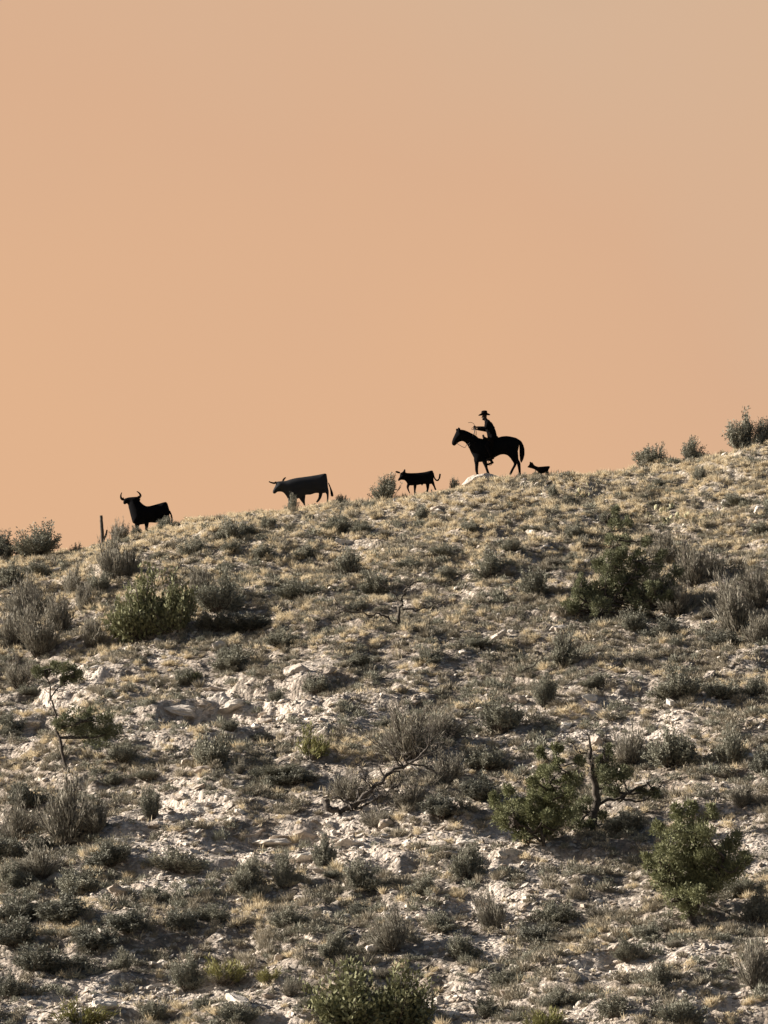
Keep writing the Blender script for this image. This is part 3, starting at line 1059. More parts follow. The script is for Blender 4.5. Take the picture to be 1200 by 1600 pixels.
# ------------------------------------------------------------------ trees
def px_frame(u0, v0, y=None):
    """returns f(u, v, dy) -> local coordinates about the base at pixel (u0, v0), and the world base"""
    h = ground_hit(u0, v0) if y is None else (lambda q: (q[0], q[1], Hs(q[0], q[1])))(at_y(u0, v0, y))
    k = mpp(h[1])

    def f(u, v, dy=0.0):
        return np.array([(u - u0) * k, dy, -(v - v0) * k / CP])
    return f, h, k


def smooth_path(pts, n=4):
    pts = np.asarray(pts, float)
    q = np.concatenate([[2 * pts[0] - pts[1]], pts, [2 * pts[-1] - pts[-2]]])
    out = []
    for i in range(1, len(q) - 2):
        for t in np.linspace(0, 1, n, endpoint=False):
            a, b, c, d = q[i - 1], q[i], q[i + 1], q[i + 2]
            out.append(.5 * ((2 * b) + (-a + c) * t + (2 * a - 5 * b + 4 * c - d) * t * t + (-a + 3 * b - 3 * c + d) * t ** 3))
    out.append(pts[-1])
    return np.array(out)


def limb(pts, r0, r1, r, wob=.012):
    p = smooth_path(pts)
    p[1:] += r.normal(size=p[1:].shape) * wob
    return (p, np.linspace(r0, r1, len(p)))


def twigs(path, r, n, length, rad):
    out = []
    p, rd = path
    for k in range(n):
        i = int(r.integers(len(p) // 3, len(p)))
        d = r.normal(size=3) + np.array([0, 0, .7])
        d = d / np.linalg.norm(d) * length * r.uniform(.4, 1.2)
        a = p[i]
        out.append(limb([a, a + d * .5 + r.normal(size=3) * .12 * length, a + d], rad, rad * .35, r, .008))
    return out


def clumps(centres, r, nper, L, W):
    Ps, Ds = [], []
    for (c, rx, rz) in centres:
        nsub = 9
        for s in range(nsub):
            q = r.normal(size=3)
            q /= np.linalg.norm(q)
            sc = np.array(c) + q * np.array([rx, rx, rz]) * r.uniform(.35, .95)
            m = nper // nsub
            d = r.normal(size=(m, 3))
            d /= np.linalg.norm(d, axis=1, keepdims=True)
            rad = r.uniform(.1, 1, (m, 1)) * min(rx, rz) * .62
            Ps.append(sc + d * rad)
            Ds.append(d * .9 + q * .6 + np.array([0, 0, .5]) + r.normal(size=(m, 3)) * .3)
    P = np.concatenate(Ps)
    D = np.concatenate(Ds)
    return leaves(P, D, r.uniform(L * .6, L * 1.3, len(P)), r.uniform(W * .6, W * 1.2, len(P)), r)


def tree(name, u0, v0, limbs, crown, label, seed, mat=M_JUNIPER, bark=M_BARK, ntw=3, twl=.25, nper=560, L=.085, W=.030, depth=.5, y=None):
    """limbs: [(pixel points, r0, r1)]; crown: [(u, v, radius px, dy, flatten)]"""
    r = np.random.default_rng(seed)
    f, h, k = px_frame(u0, v0, y)
    e = empty(name, h, label=label, category='tree', group='junipers and dead trees on the slope')
    paths, main = [], []
    for li, (pp, r0, r1) in enumerate(limbs):
        dd = r.uniform(-depth, depth) if li else 0
        pts = [f(u, v, dd * (i / max(1, len(pp) - 1))) for i, (u, v) in enumerate(pp)]
        pa = limb(pts, r0 * .72, r1 * .6, r, .034)
        paths.append(pa)
        main.append(pa)
        if ntw:
            tw_ = twigs(pa, r, ntw * 2, twl * 1.2, r1 * .5)
            paths += tw_
            for t_ in tw_:
                paths += twigs(t_, r, 2, twl * .6, r1 * .25)
    cs = []
    for (u, v, rp_, dy, fl) in crown:
        c = f(u, v, dy)
        cs.append((c, rp_ * k, rp_ * k * fl))
        tp = np.concatenate([q_[0] for q_ in main])
        low_ = tp[:, 2] < c[2] - .03
        cand = tp[low_] if low_.any() else tp
        s = cand[np.argmin(np.linalg.norm(cand - c, axis=1))]
        paths.append(limb([s, s * .5 + c * .5 + r.normal(size=3) * .1 + np.array([0, 0, -.08]), c], .035, .012, r))
    V, F = tubes(paths, 5)
    link('trunk', np_mesh('trunk', V, F, bark, True), e)
    if cs:
        V, F = clumps(cs, r, nper, L, W)
        link('crown', np_mesh('crown', V, F, mat), e)
    return e


def blob(cx, cy, wx, wy, n, rad, seed, fl=.8):
    """n crown clumps inside an ellipse of pixels"""
    r = np.random.default_rng(seed)
    out = []
    while len(out) < n:
        a, b = r.uniform(-1, 1, 2)
        if a * a + b * b > 1:
            continue
        out.append((cx + a * wx, cy + b * wy, rad * r.uniform(.7, 1.25), r.normal() * .45, fl))
    return out


def spires(u0, v0, tips, n, rad, t0=.34):
    out = []
    r = np.random.default_rng(int(u0))
    for (u, v) in tips:
        dy = r.normal() * .35
        for t in np.linspace(t0, 1, n):
            out.append((u0 + (u - u0) * t + r.normal() * 3, v0 + (v - v0) * t + r.normal() * 3, rad * (1.25 - .6 * t), dy * t, 1.25))
    return out


tree('juniper_tree', 1083, 1442, [([(1083, 1445), (1080, 1410), (1085, 1370), (1090, 1320)], .11, .03),
                                  ([(1083, 1430), (1060, 1390), (1040, 1360)], .06, .02),
                                  ([(1083, 1430), (1110, 1385), (1130, 1350)], .06, .02)],
     blob(1084, 1356, 56, 54, 26, 20, 4) + spires(1083, 1430, ((1060, 1276), (1084, 1268), (1110, 1280), (1032, 1306), (1148, 1308), (1012, 1345), (1162, 1345)), 4, 15) + [(1070, 1290, 18, 0, 1.0), (1095, 1296, 17, .2, 1), (1030, 1370, 18, 0, 1), (1135, 1360, 20, 0, 1),
                                            (1075, 1420, 14, -.1, 1.2)],
     'full round green juniper tree near the lower right', 41)
tree('juniper_tree', 848, 1322, [([(850, 1322), (845, 1290), (860, 1240), (872, 1200)], .07, .02),
                                 ([(845, 1315), (815, 1290), (795, 1275)], .05, .02)],
     blob(825, 1284, 48, 26, 13, 17, 6) + blob(872, 1240, 32, 44, 9, 15, 9) + spires(850, 1318, ((778, 1250), (800, 1240), (850, 1180), (878, 1172), (902, 1190), (830, 1225)), 4, 12),
     'spreading olive green juniper bush left of the bare upright limbs', 42)
tree('juniper_tree', 922, 1300, [([(923, 1302), (932, 1250), (929, 1220), (923, 1196), (922, 1175), (921, 1149)], .17, .03),
                                 ([(918, 1180), (903, 1174), (890, 1161)], .035, .015),
                                 ([(932, 1206), (944, 1176), (950, 1148)], .045, .015),
                                 ([(930, 1262), (968, 1248), (1003, 1229), (1025, 1236), (1042, 1220)], .06, .018),
                                 ([(928, 1270), (905, 1285), (885, 1296)], .05, .02)],
     [(955, 1205, 16, .1, .8), (965, 1218, 15, .2, .8), (942, 1190, 11, .2, .8), (975, 1206, 12, .3, .8), (905, 1290, 15, -.1, .8),
      (948, 1222, 14, .2, .8), (962, 1236, 13, .3, .8), (940, 1210, 12, -.2, 1), (952, 1178, 10, .1, 1), (915, 1262, 13, .2, 1), (938, 1275, 15, .3, .8),
      (925, 1292, 14, -.2, .7), (955, 1290, 13, .4, .7), (898, 1268, 12, .1, 1), (1000, 1238, 9, .2, .7), (1022, 1240, 8, .2, .7)],
     'half-bare juniper with dark upright limbs and one crooked low branch', 43, mat=M_DEEP, ntw=7, depth=.35)
tree('juniper_tree', 104, 1212, [([(105, 1216), (100, 1187), (90, 1147), (87, 1127), (77, 1093), (75, 1062)], .075, .03),
                                 ([(87, 1127), (100, 1140), (125, 1130)], .04, .015), ([(77, 1093), (92, 1075), (110, 1062)], .035, .015)],
     [(60, 1052, 15, 0, .55), (82, 1048, 17, .1, .55), (104, 1052, 17, -.1, .55), (120, 1060, 15, 0, .6), (98, 1064, 14, .2, .5),
      (95, 1128, 16, 0, .8), (118, 1122, 20, .1, .75), (140, 1120, 20, .3, .7), (160, 1130, 20, .2, .75), (175, 1140, 15, .3, .8),
      (130, 1145, 20, .3, .8), (110, 1140, 17, .1, .8), (150, 1150, 18, .4, .8)],
     'thin leaning juniper with a flat top tuft above a wider lower crown', 44, depth=.3, nper=800, mat=M_DEEP)
tree('juniper_tree', 938, 968, [([(938, 970), (945, 930), (955, 880), (962, 830)], .07, .02), ([(938, 965), (970, 925), (1000, 880)], .05, .015),
                                ([(938, 965), (915, 940), (905, 915)], .05, .02), ([(940, 950), (985, 935), (1030, 930)], .04, .015)],
     blob(920, 944, 34, 18, 9, 12, 12) + blob(985, 925, 50, 24, 7, 11, 13) + spires(940, 962, ((960, 806), (984, 814), (1012, 838), (1038, 866), (1062, 902), (1050, 932), (903, 908), (935, 878), (975, 860), (1000, 880)), 5, 12, .42),
     'dark juniper with upright branches fanning out to the upper right', 45, ntw=4, nper=520, mat=M_DEEP)
tree('dead_tree', 622, 984, [([(622, 986), (623, 957), (630, 933), (634, 922), (650, 911), (664, 905)], .085, .02),
                             ([(620, 974), (604, 964), (587, 960), (560, 957), (535, 950), (522, 934)], .055, .018),
                             ([(629, 953), (660, 950), (682, 942), (694, 935)], .045, .014),
                             ([(626, 940), (612, 925), (600, 921)], .035, .012), ([(540, 952), (530, 960), (527, 970)], .04, .02)],
     [], 'small leafless dead tree with wide crooked branches, standing mid slope', 46, bark=M_BARK, ntw=6, twl=.35, depth=.3)
tree('fallen_dead_tree', 560, 1268, [([(510, 1250), (522, 1268), (545, 1264), (557, 1257), (587, 1230), (617, 1203), (640, 1193)], .14, .06),
                                     ([(555, 1264), (587, 1247), (607, 1235), (632, 1217)], .055, .03),
                                     ([(576, 1234), (570, 1218), (567, 1207), (552, 1195)], .04, .015),
                                     ([(638, 1196), (660, 1182), (668, 1160), (664, 1143)], .045, .014),
                                     ([(640, 1196), (675, 1205), (690, 1214)], .04, .014), ([(630, 1203), (612, 1180), (608, 1165)], .035, .012),
                                     ([(580, 1265), (592, 1282), (607, 1290)], .03, .015), ([(650, 1190), (690, 1172), (700, 1150)], .03, .01)],
     [], 'grey fallen dead trunk with broken branches lying across the slope', 47, bark=M_DEAD, ntw=9, twl=.5, depth=.5)
tree('dead_branch', 860, 1045, [([(815, 1050), (845, 1030), (866, 1008)], .03, .012), ([(880, 1040), (874, 1015), (880, 985)], .03, .01)],
     [], 'thin dead branches sticking up below the dark upright juniper', 48, bark=M_BARK, ntw=6, twl=.4)
tree('dead_branch', 380, 1456, [([(372, 1450), (364, 1443), (376, 1446), (383, 1462)], .03, .015)],
     [], 'pale bleached branch arched over the ground near the lower left', 49, bark=M_DEAD, ntw=0)
tree('dead_branch', 900, 1068, [([(850, 1085), (910, 1064), (960, 1042), (988, 1022)], .035, .015)],
     [], 'long pale branch lying on the slope below the dark upright juniper', 50, bark=M_DEAD, ntw=1)

# ------------------------------------------------------------------ prickly pears
def pear(u, v, n, spread, label, seed):
    r = np.random.default_rng(seed)
    h = ground_hit(u, v)
    e = empty('prickly_pear', h, label=label, category='cactus', group='prickly pears on the upper slope')
    ring = []
    for k in range(n):
        a = r.uniform(0, 6.28)
        tilt = r.normal() * .5
        s = r.uniform(.06, .125)
        V = ICO2_V * np.array([.72, .16, 1.0]) + np.array([0, 0, .85])
        V[:, 0] *= .55 + .45 * np.clip(V[:, 2] / .9, 0, 1)
        V = V * s
        Mx = np.array((Matrix.Rotation(a, 3, 'Z') @ Matrix.Rotation(tilt, 3, 'Y') @ Matrix.Rotation(r.normal() * .4, 3, 'X')))
        V = V @ Mx.T
        lx = r.uniform(-spread, spread)
        ly = r.normal() * .2
        V = V + np.array([lx, ly, Hs(h[0] + lx, h[1] + ly) - h[2] + (r.uniform(.05, .2) if k % 3 == 2 else -.02)])
        link('pad', np_mesh('pad', V, ICO2_F, M_CACTUS, True), e)
    return e


pear(1072, 812, 26, .75, 'pale prickly pear clump on the upper slope, widest of its kind', 3)
pear(1030, 806, 14, .5, 'pale prickly pear clump left of the widest one', 4)
pear(1188, 828, 9, .3, 'small prickly pear clump by the right edge', 5)
pear(910, 775, 9, .3, 'small pale prickly pear clump below the dog', 6)
pear(1115, 806, 5, .3, 'small prickly pear clump right of the widest one', 7)

# ------------------------------------------------------------------ post on the skyline
f, h, k = px_frame(160, 848, 147.3)
e = empty('wooden_post', h, label='weathered crooked wooden post on the skyline left of the bull', category='post')
r = np.random.default_rng(9)
V, F = tubes([limb([f(161, 852), f(160, 830), f(158.5, 812), f(157.5, 797)], .075, .055, r, .006)], 7)
link('shaft', np_mesh('shaft', V, F, M_BARK, True), e)
V, F = tubes([limb([f(161, 836), f(165, 828), f(167, 819)], .05, .03, r, .004)], 5)
link('stub', np_mesh('stub', V, F, M_BARK, True), e)

# ------------------------------------------------------------------ animals and rider
def resample(pts, n=4):
    pts = np.asarray(pts, float)
    m = len(pts)
    out = []
    for i in range(m):
        a, b, c, d = pts[i - 1], pts[i], pts[(i + 1) % m], pts[(i + 2) % m]
        for t in np.linspace(0, 1, n, endpoint=False):
            cat = .5 * ((2 * b) + (-a + c) * t + (2 * a - 5 * b + 4 * c - d) * t * t + (-a + 3 * b - 3 * c + d) * t ** 3)
            lin = b * (1 - t) + c * t
            out.append(.6 * cat + .4 * lin)
    return np.array(out)


def seg_dist(P, A, B):
    d = B - A
    L2 = (d ** 2).sum(1) + 1e-12
    best = np.full(len(P), 1e9)
    for a, dd, l in zip(A, d, L2):
        t = np.clip(((P - a) @ dd) / l, 0, 1)
        q = np.linalg.norm(P - a - t[:, None] * dd, axis=1)
        best = np.minimum(best, q)
    return best


def in_poly(P, A, B):
    c = np.zeros(len(P), bool)
    for (x0, y0), (x1, y1) in zip(A, B):
        k = ((y0 > P[:, 1]) != (y1 > P[:, 1]))
        xs = (x1 - x0) * (P[:, 1] - y0) / (y1 - y0 + 1e-12) + x0
        c ^= k & (P[:, 0] < xs)
    return c


def swell(poly, yoff, tmax, step=.05):
    """a rounded solid body from a side outline (local metres x, z): full in the middle, closing at the outline"""
    B = resample(poly, 3)
    A2 = np.roll(B, -1, 0)
    lo, hi = B.min(0), B.max(0)
    gx_, gz_ = np.meshgrid(np.arange(lo[0], hi[0], step), np.arange(lo[1], hi[1], step))
    G = np.stack([gx_.ravel(), gz_.ravel()], 1)
    G = G[in_poly(G, B, A2)]
    if len(G):
        G = G[seg_dist(G, B, A2) > step * .45]
    allp = np.concatenate([B, G]) if len(G) else B
    nb = len(B)
    res = delaunay_2d_cdt([Vector(p) for p in allp], [(i, (i + 1) % nb) for i in range(nb)], [], 1, 1e-6)
    vs_, fs = res[0], res[2]
    Q = np.array([tuple(v) for v in vs_])
    d = seg_dist(Q, B, A2)
    if tmax is None:
        tmax = max(d.max(), .02)
    D = max(d.max(), 1e-4)
    t = tmax * np.sqrt(np.clip(1 - (1 - np.clip(d / D, 0, 1)) ** 2, 0, 1))
    rim = d < 1e-5
    n = len(Q)
    V = [(x, yoff - tt, z) for (x, z), tt in zip(Q, t)]
    back = {}
    for i in range(n):
        if rim[i]:
            back[i] = i
        else:
            back[i] = len(V)
            V.append((Q[i][0], yoff + t[i], Q[i][1]))
    F = [tuple(q) for q in fs] + [tuple(back[i] for i in reversed(q)) for q in fs]
    return V, F


def capsule(p0, r0, p1, r1, n=10):
    p0, p1 = np.array(p0, float), np.array(p1, float)
    d = p1 - p0
    L = np.linalg.norm(d) + 1e-9
    d /= L
    ref = np.array([0, 1., 0]) if abs(d[1]) < .9 else np.array([1., 0, 0])
    s = np.cross(d, ref)
    s /= np.linalg.norm(s)
    t = np.cross(d, s)
    rings = [(p0 - d * r0 * math.cos(a), r0 * math.sin(a)) for a in (.25, .7, 1.15, 1.57)]
    rings += [(p1 + d * r1 * math.cos(a), r1 * math.sin(a)) for a in (1.57, 1.15, .7, .25)]
    V, F = [], []
    for c, q in rings:
        for j in range(n):
            a = 2 * math.pi * j / n
            V.append(tuple(c + q * (s * math.cos(a) + t * math.sin(a))))
    for i in range(len(rings) - 1):
        for j in range(n):
            k2 = (j + 1) % n
            F.append((i * n + j, i * n + k2, (i + 1) * n + k2, (i + 1) * n + j))
    F.append(tuple(range(n))[::-1])
    F.append(tuple((len(rings) - 1) * n + j for j in range(n)))
    return V, F


def fuse(name, parts, mat, voxel=.02, parent=None, smooth=2):
    V, F = [], []
    for v, fcs in parts:
        o_ = len(V)
        V += list(v)
        F += [tuple(i + o_ for i in q) for q in fcs]
    me = bpy.data.meshes.new(name)
    me.from_pydata(V, [], F)
    import bmesh
    bm = bmesh.new()
    bm.from_mesh(me)
    bmesh.ops.recalc_face_normals(bm, faces=bm.faces)
    bm.to_mesh(me)
    bm.free()
    tmp = bpy.data.objects.new(name + '_tmp', me)
    COL.objects.link(tmp)
    md = tmp.modifiers.new('r', 'REMESH')
    md.mode = 'VOXEL'
    md.voxel_size = voxel
    if smooth:
        sm = tmp.modifiers.new('s', 'SMOOTH')
        sm.iterations = smooth
        sm.factor = .4
    dg = bpy.context.evaluated_depsgraph_get()
    me2 = bpy.data.meshes.new_from_object(tmp.evaluated_get(dg))
    bpy.data.objects.remove(tmp)
    bpy.data.meshes.remove(me)
    me2.name = name
    me2.materials.clear()
    me2.materials.append(mat)
    me2.polygons.foreach_set('use_smooth', np.full(len(me2.polygons), True))
    return link(name, me2, parent)


class Fig:
    """figure traced in an enlarged crop: crop scale s, crop origin (ox, oy), base at photo pixel (u0, v0) and depth y"""

    def __init__(self, s, ox, oy, u0, v0, y, zb=None):
        self.s, self.ox, self.oy, self.u0, self.v0 = s, ox, oy, u0, v0
        X, Y, Z = at_y(u0, v0, y)
        self.base = (X, Y, Z)
        self.k = mpp(y)

    def p(self, cx, cy):
        return ((self.ox + cx / self.s - self.u0) * self.k, -(self.oy + cy / self.s - self.v0) * self.k / CP)

    def poly(self, pts):
        return [self.p(*q) for q in pts]

    def p3(self, cx, cy, dy):
        a = self.p(cx, cy)
        return (a[0], dy, a[1])


def flat_tube(fig, pts, rad, dy, sides=5):
    P = smooth_path([fig.p3(a, b, (dy if not isinstance(dy, (list, tuple)) else dy[i])) for i, (a, b) in enumerate(pts)])
    return tubes([(P, np.full(len(P), rad) if not isinstance(rad, tuple) else np.linspace(rad[0], rad[1], len(P)))], sides)


# ---- bull
fg = Fig(7.5, 140, 740, 233, 831, 148.3)
bull = empty('bull', fg.base, 'black bull with two upcurved horns standing on the left skyline', 'bull')
S = lambda pts, y, t=None, st=.05: swell(fg.poly(pts), y, t, st)
fuse('body', [
    S([(398, 298), (390, 330), (392, 355), (412, 362), (430, 350), (446, 362), (452, 395), (462, 430), (476, 485), (490, 535), (505, 578),
       (560, 600), (640, 592), (700, 574), (780, 576), (830, 556), (890, 545), (925, 500), (940, 455), (925, 400), (907, 345), (885, 331),
       (830, 345), (760, 365), (700, 380), (660, 381), (625, 362), (597, 337), (582, 318), (596, 306), (575, 288), (560, 270), (500, 274), (440, 281)], 0, .36),
    S([(640, 560), (640, 590), (650, 640), (648, 690), (692, 690), (690, 640), (702, 570), (690, 530)], -.17, .085),
    S([(520, 540), (525, 600), (532, 640), (530, 690), (566, 690), (564, 640), (585, 590), (590, 540)], .17, .085),
    S([(860, 500), (872, 560), (880, 610), (870, 680), (905, 680), (910, 610), (930, 540), (928, 470)], -.17, .085),
    S([(800, 540), (815, 590), (825, 630), (815, 685), (850, 685), (858, 630), (880, 570), (880, 520)], .17, .085)],
    M_BLACK, .02, bull)
for pts, y in (([(400, 300), (380, 303), (364, 285), (362, 255), (372, 225)], -.05), ([(560, 278), (584, 270), (588, 245), (570, 220), (546, 205)], .05)):
    P = smooth_path([fg.p3(a, b, y) for a, b in pts])
    V, F = tubes([(P, np.linspace(.062, .014, len(P)))], 8)
    link('horn', np_mesh('horn', V, F, M_HORN, True), bull)
V, F = flat_tube(fg, [(932, 440), (955, 490), (965, 540), (962, 585), (968, 630)], (.035, .022), -.02)
link('tail', np_mesh('tail', V, F, M_BLACK, True), bull)

# ---- cow
fg = Fig(7.5, 400, 720, 480, 796, 148.3)
cow = empty('cow', fg.base, 'charcoal grey walking cow with short horns, left of the calf', 'cow')
fuse('body', [
    S([(240, 245), (225, 290), (205, 330), (192, 362), (204, 384), (226, 384), (250, 363), (290, 361), (320, 372), (350, 407), (370, 442), (390, 462),
       (440, 458), (500, 438), (580, 400), (640, 396), (700, 377), (775, 380), (850, 366), (843, 300), (838, 230), (830, 178), (824, 152), (800, 147),
       (740, 160), (650, 175), (560, 188), (480, 198), (400, 216), (345, 235), (290, 238)], 0, .34),
    S([(375, 430), (378, 500), (372, 560), (384, 640), (390, 728), (420, 728), (412, 640), (412, 600), (416, 520), (440, 440)], -.15, .075),
    S([(500, 420), (525, 462), (550, 495), (570, 545), (594, 545), (578, 500), (574, 450), (578, 390)], .15, .08),
    S([(735, 365), (728, 420), (708, 457), (676, 495), (655, 545), (672, 548), (704, 496), (742, 461), (768, 420), (780, 365)], .15, .08),
    S([(790, 350), (823, 400), (830, 450), (823, 520), (848, 520), (850, 470), (855, 420), (852, 345)], -.15, .085)],
    M_CHARCOAL, .02, cow)
for pts, y in (([(240, 258), (212, 268), (180, 262), (150, 250)], -.1), ([(305, 245), (318, 218), (332, 198), (348, 189)], .1)):
    P = smooth_path([fg.p3(a, b, y) for a, b in pts])
    V, F = tubes([(P, np.linspace(.045, .02, len(P)))], 8)
    link('horn', np_mesh('horn', V, F, M_HORN, True), cow)
fuse('tail', [S([(832, 215), (860, 270), (882, 320), (902, 370), (909, 410), (894, 421), (876, 412), (870, 370), (862, 320), (842, 262)], 0, .035, .03)],
     M_BLACK, .012, cow, 1)

# ---- calf
fg = Fig(7.5, 560, 710, 655, 770, 148.2)
calf = empty('calf', fg.base, 'small black calf with curled tail walking ahead of the horse', 'calf')
fuse('body', [
    S([(490, 222), (482, 262), (466, 288), (462, 306), (476, 312), (500, 298), (540, 302), (560, 322), (577, 352), (610, 365), (680, 362), (735, 352),
       (746, 386), (760, 348), (800, 350), (850, 347), (882, 325), (880, 250), (878, 202), (865, 187), (840, 190), (780, 205), (700, 215), (620, 218), (555, 213),
       (552, 168), (535, 176), (522, 200)], 0, .2, .04),
    S([(575, 340), (562, 385), (572, 420), (590, 455), (604, 470), (609, 462), (597, 430), (592, 392), (612, 350)], -.09, .05, .03),
    S([(645, 350), (649, 420), (652, 495), (669, 495), (673, 420), (684, 350)], .09, .05, .03),
    S([(788, 335), (794, 370), (798, 410), (780, 436), (812, 438), (829, 392), (834, 335)], .09, .055, .03),
    S([(848, 335), (880, 386), (893, 422), (925, 424), (910, 404), (896, 360), (882, 310)], -.09, .055, .03),
    S([(430, 208), (450, 198), (490, 213), (488, 232), (446, 224)], -.1, .03, .02)],
    M_BLACK, .014, calf, 1)
V, F = flat_tube(fg, [(876, 215), (888, 268), (910, 300), (932, 303), (950, 275), (958, 228)], (.026, .034), 0)
link('tail', np_mesh('tail', V, F, M_BLACK, True), calf)

# ---- dog
fg = Fig(5, 660, 620, 842, 741, 148.3)
dog = empty('dog', fg.base, 'small dark dog trotting in the grass behind the horse', 'dog')
fuse('body', [
    S([(820, 548), (832, 534), (838, 522), (838, 506), (846, 506), (852, 512), (862, 512), (867, 522), (878, 536), (905, 546), (950, 543), (990, 540), (998, 549),
       (986, 571), (965, 593), (930, 598), (905, 590), (885, 572), (856, 560), (832, 554)], 0, .085, .03),
    S([(900, 580), (905, 605), (900, 625), (912, 625), (918, 605), (922, 585)], -.05, .03, .02), S([(912, 580), (922, 605), (920, 625), (932, 625), (934, 605), (936, 585)], .05, .03, .02),
    S([(955, 575), (962, 602), (958, 622), (970, 622), (974, 600), (978, 570)], -.05, .03, .02), S([(962, 572), (975, 600), (974, 620), (986, 620), (988, 598), (984, 565)], .05, .03, .02)],
    M_HAT, .012, dog, 1)

# ---- horse
fg = Fig(5, 660, 620, 765, 746, 148.4)
horse = empty('horse', fg.base, 'black saddled horse standing on the skyline under the rider', 'horse')
fuse('body', [
    S([(230, 352), (238, 325), (250, 300), (258, 282), (264, 268), (261, 246), (268, 240), (277, 258), (278, 240), (286, 236), (298, 246), (300, 262), (330, 266),
       (370, 283), (410, 304), (440, 319), (470, 326), (520, 330), (585, 318), (620, 308), (660, 304), (700, 310), (738, 320), (762, 340), (756, 392), (747, 432),
       (742, 470), (715, 492), (690, 480), (668, 458), (640, 449), (610, 452), (580, 466), (550, 482), (500, 492), (465, 508), (425, 508), (404, 480), (395, 462),
       (380, 435), (370, 410), (352, 377), (335, 356), (314, 345), (290, 350), (270, 366), (254, 381), (238, 378), (230, 366)], 0, .30, .045),
    S([(402, 470), (410, 525), (412, 570), (425, 612), (428, 637), (463, 634), (451, 610), (438, 590), (437, 560), (443, 505), (450, 470)], .14, .075, .03),
    S([(458, 480), (466, 515), (486, 556), (498, 592), (507, 622), (531, 622), (521, 590), (511, 560), (500, 480)], -.14, .075, .03),
    S([(690, 470), (715, 512), (710, 532), (690, 570), (679, 598), (692, 606), (703, 590), (718, 560), (740, 520), (745, 460)], .14, .08, .03),
    S([(730, 440), (735, 500), (738, 532), (747, 572), (751, 612), (742, 648), (777, 645), (771, 610), (769, 560), (766, 520), (752, 492), (748, 430)], -.14, .085, .03)],
    M_BLACK, .016, horse, 2)
fuse('tail', [S([(745, 326), (775, 344), (792, 375), (801, 410), (801, 450), (790, 490), (775, 516), (764, 500), (760, 460), (759, 420), (757, 370), (744, 342)], 0, .05, .03)],
     M_BLACK, .014, horse, 1)
fuse('mane', [S([(296, 255), (330, 259), (372, 277), (412, 299), (436, 316), (425, 330), (400, 322), (360, 304), (325, 288), (300, 280)], -.03, .06, .03)],
     M_BLACK, .014, horse, 1)
sad = fuse('saddle', [S([(468, 300), (474, 294), (484, 296), (490, 312), (520, 322), (560, 318), (580, 306), (592, 306), (596, 324), (580, 345), (500, 350), (478, 338)], 0, .21, .03),
                      S([(500, 335), (520, 420), (548, 425), (560, 335)], -.30, .03, .03), S([(500, 335), (520, 420), (548, 425), (560, 335)], .30, .03, .03)],
            M_LEATHER, .015, horse, 1)
for sgn in (-1, 1):
    V, F = tubes([(smooth_path([fg.p3(530, 420, sgn * .31), fg.p3(528, 470, sgn * .34), fg.p3(510, 512, sgn * .36), fg.p3(545, 512, sgn * .36), fg.p3(531, 470, sgn * .34)]),
                   np.full(17, .012))], 5)
    link('stirrup', np_mesh('stirrup', V, F, M_LEATHER, True), sad)
br = link('bridle', np_mesh('bridle', *merge([flat_tube(fg, [(262, 300), (285, 325), (276, 352)], .012, -.10), flat_tube(fg, [(262, 300), (285, 325), (276, 352)], .012, .10),
                                              flat_tube(fg, [(290, 268), (300, 300), (278, 350)], .012, -.11)]), M_LEATHER, True), horse)
V, F = merge([flat_tube(fg, [(268, 362), (290, 382), (330, 403), (345, 385), (372, 362), (383, 335), (400, 300), (412, 252)], .010, [-.06, -.12, -.16, -.18, -.19, -.19, -.16, -.12])])
link('rein', np_mesh('rein', V, F, M_REIN, True), br)
V, F = flat_tube(fg, [(360, 402), (374, 372), (384, 342), (388, 322)], .012, [-.13, -.18, -.18, -.13])
link('breast_strap', np_mesh('breast_strap', V, F, M_REIN, True), horse)

# ---- rider
per = empty('person', (fg.base[0], fg.base[1], fg.base[2]), 'rider in a brimmed hat and dark clothes seated on the horse, one arm forward', 'person')
q = fg.p3


def chain(pts, closed=False):
    return [capsule(a, ra, b, rb) for (a, ra), (b, rb) in zip(pts[:-1], pts[1:])]


hip, waist, chest, neck0, neck1 = q(548, 314, 0), q(541, 276, 0), q(520, 222, 0), q(503, 186, 0), q(494, 170, 0)
torso = [capsule(hip, .15, waist, .14), capsule(waist, .14, chest, .135), capsule(q(548, 318, -.09), .11, q(548, 318, .09), .11),
         capsule(q(532, 250, -.06), .13, q(532, 250, .06), .13), capsule(q(518, 205, -.16), .068, q(518, 205, .16), .068), capsule(chest, .13, q(510, 196, 0), .085)]
head = [capsule(neck0, .075, neck1, .066), capsule(q(490, 160, 0), .07, q(489, 146, 0), .082), capsule(q(478, 172, 0), .045, q(482, 165, 0), .055),
        capsule(q(466, 160, 0), .014, q(470, 151, 0), .012), capsule(q(494, 158, -.085), .02, q(495, 152, -.085), .018), capsule(q(494, 158, .085), .02, q(495, 152, .085), .018),
        capsule(q(472, 168, -.02), .012, q(472, 168, .02), .012), capsule(q(471, 149, -.04), .014, q(471, 149, .04), .014)]


def arm(sg, el, ha):
    sh = q(516, 206, sg * .18)
    return sh, q(*el, sg * .23), q(*ha, sg * .10)


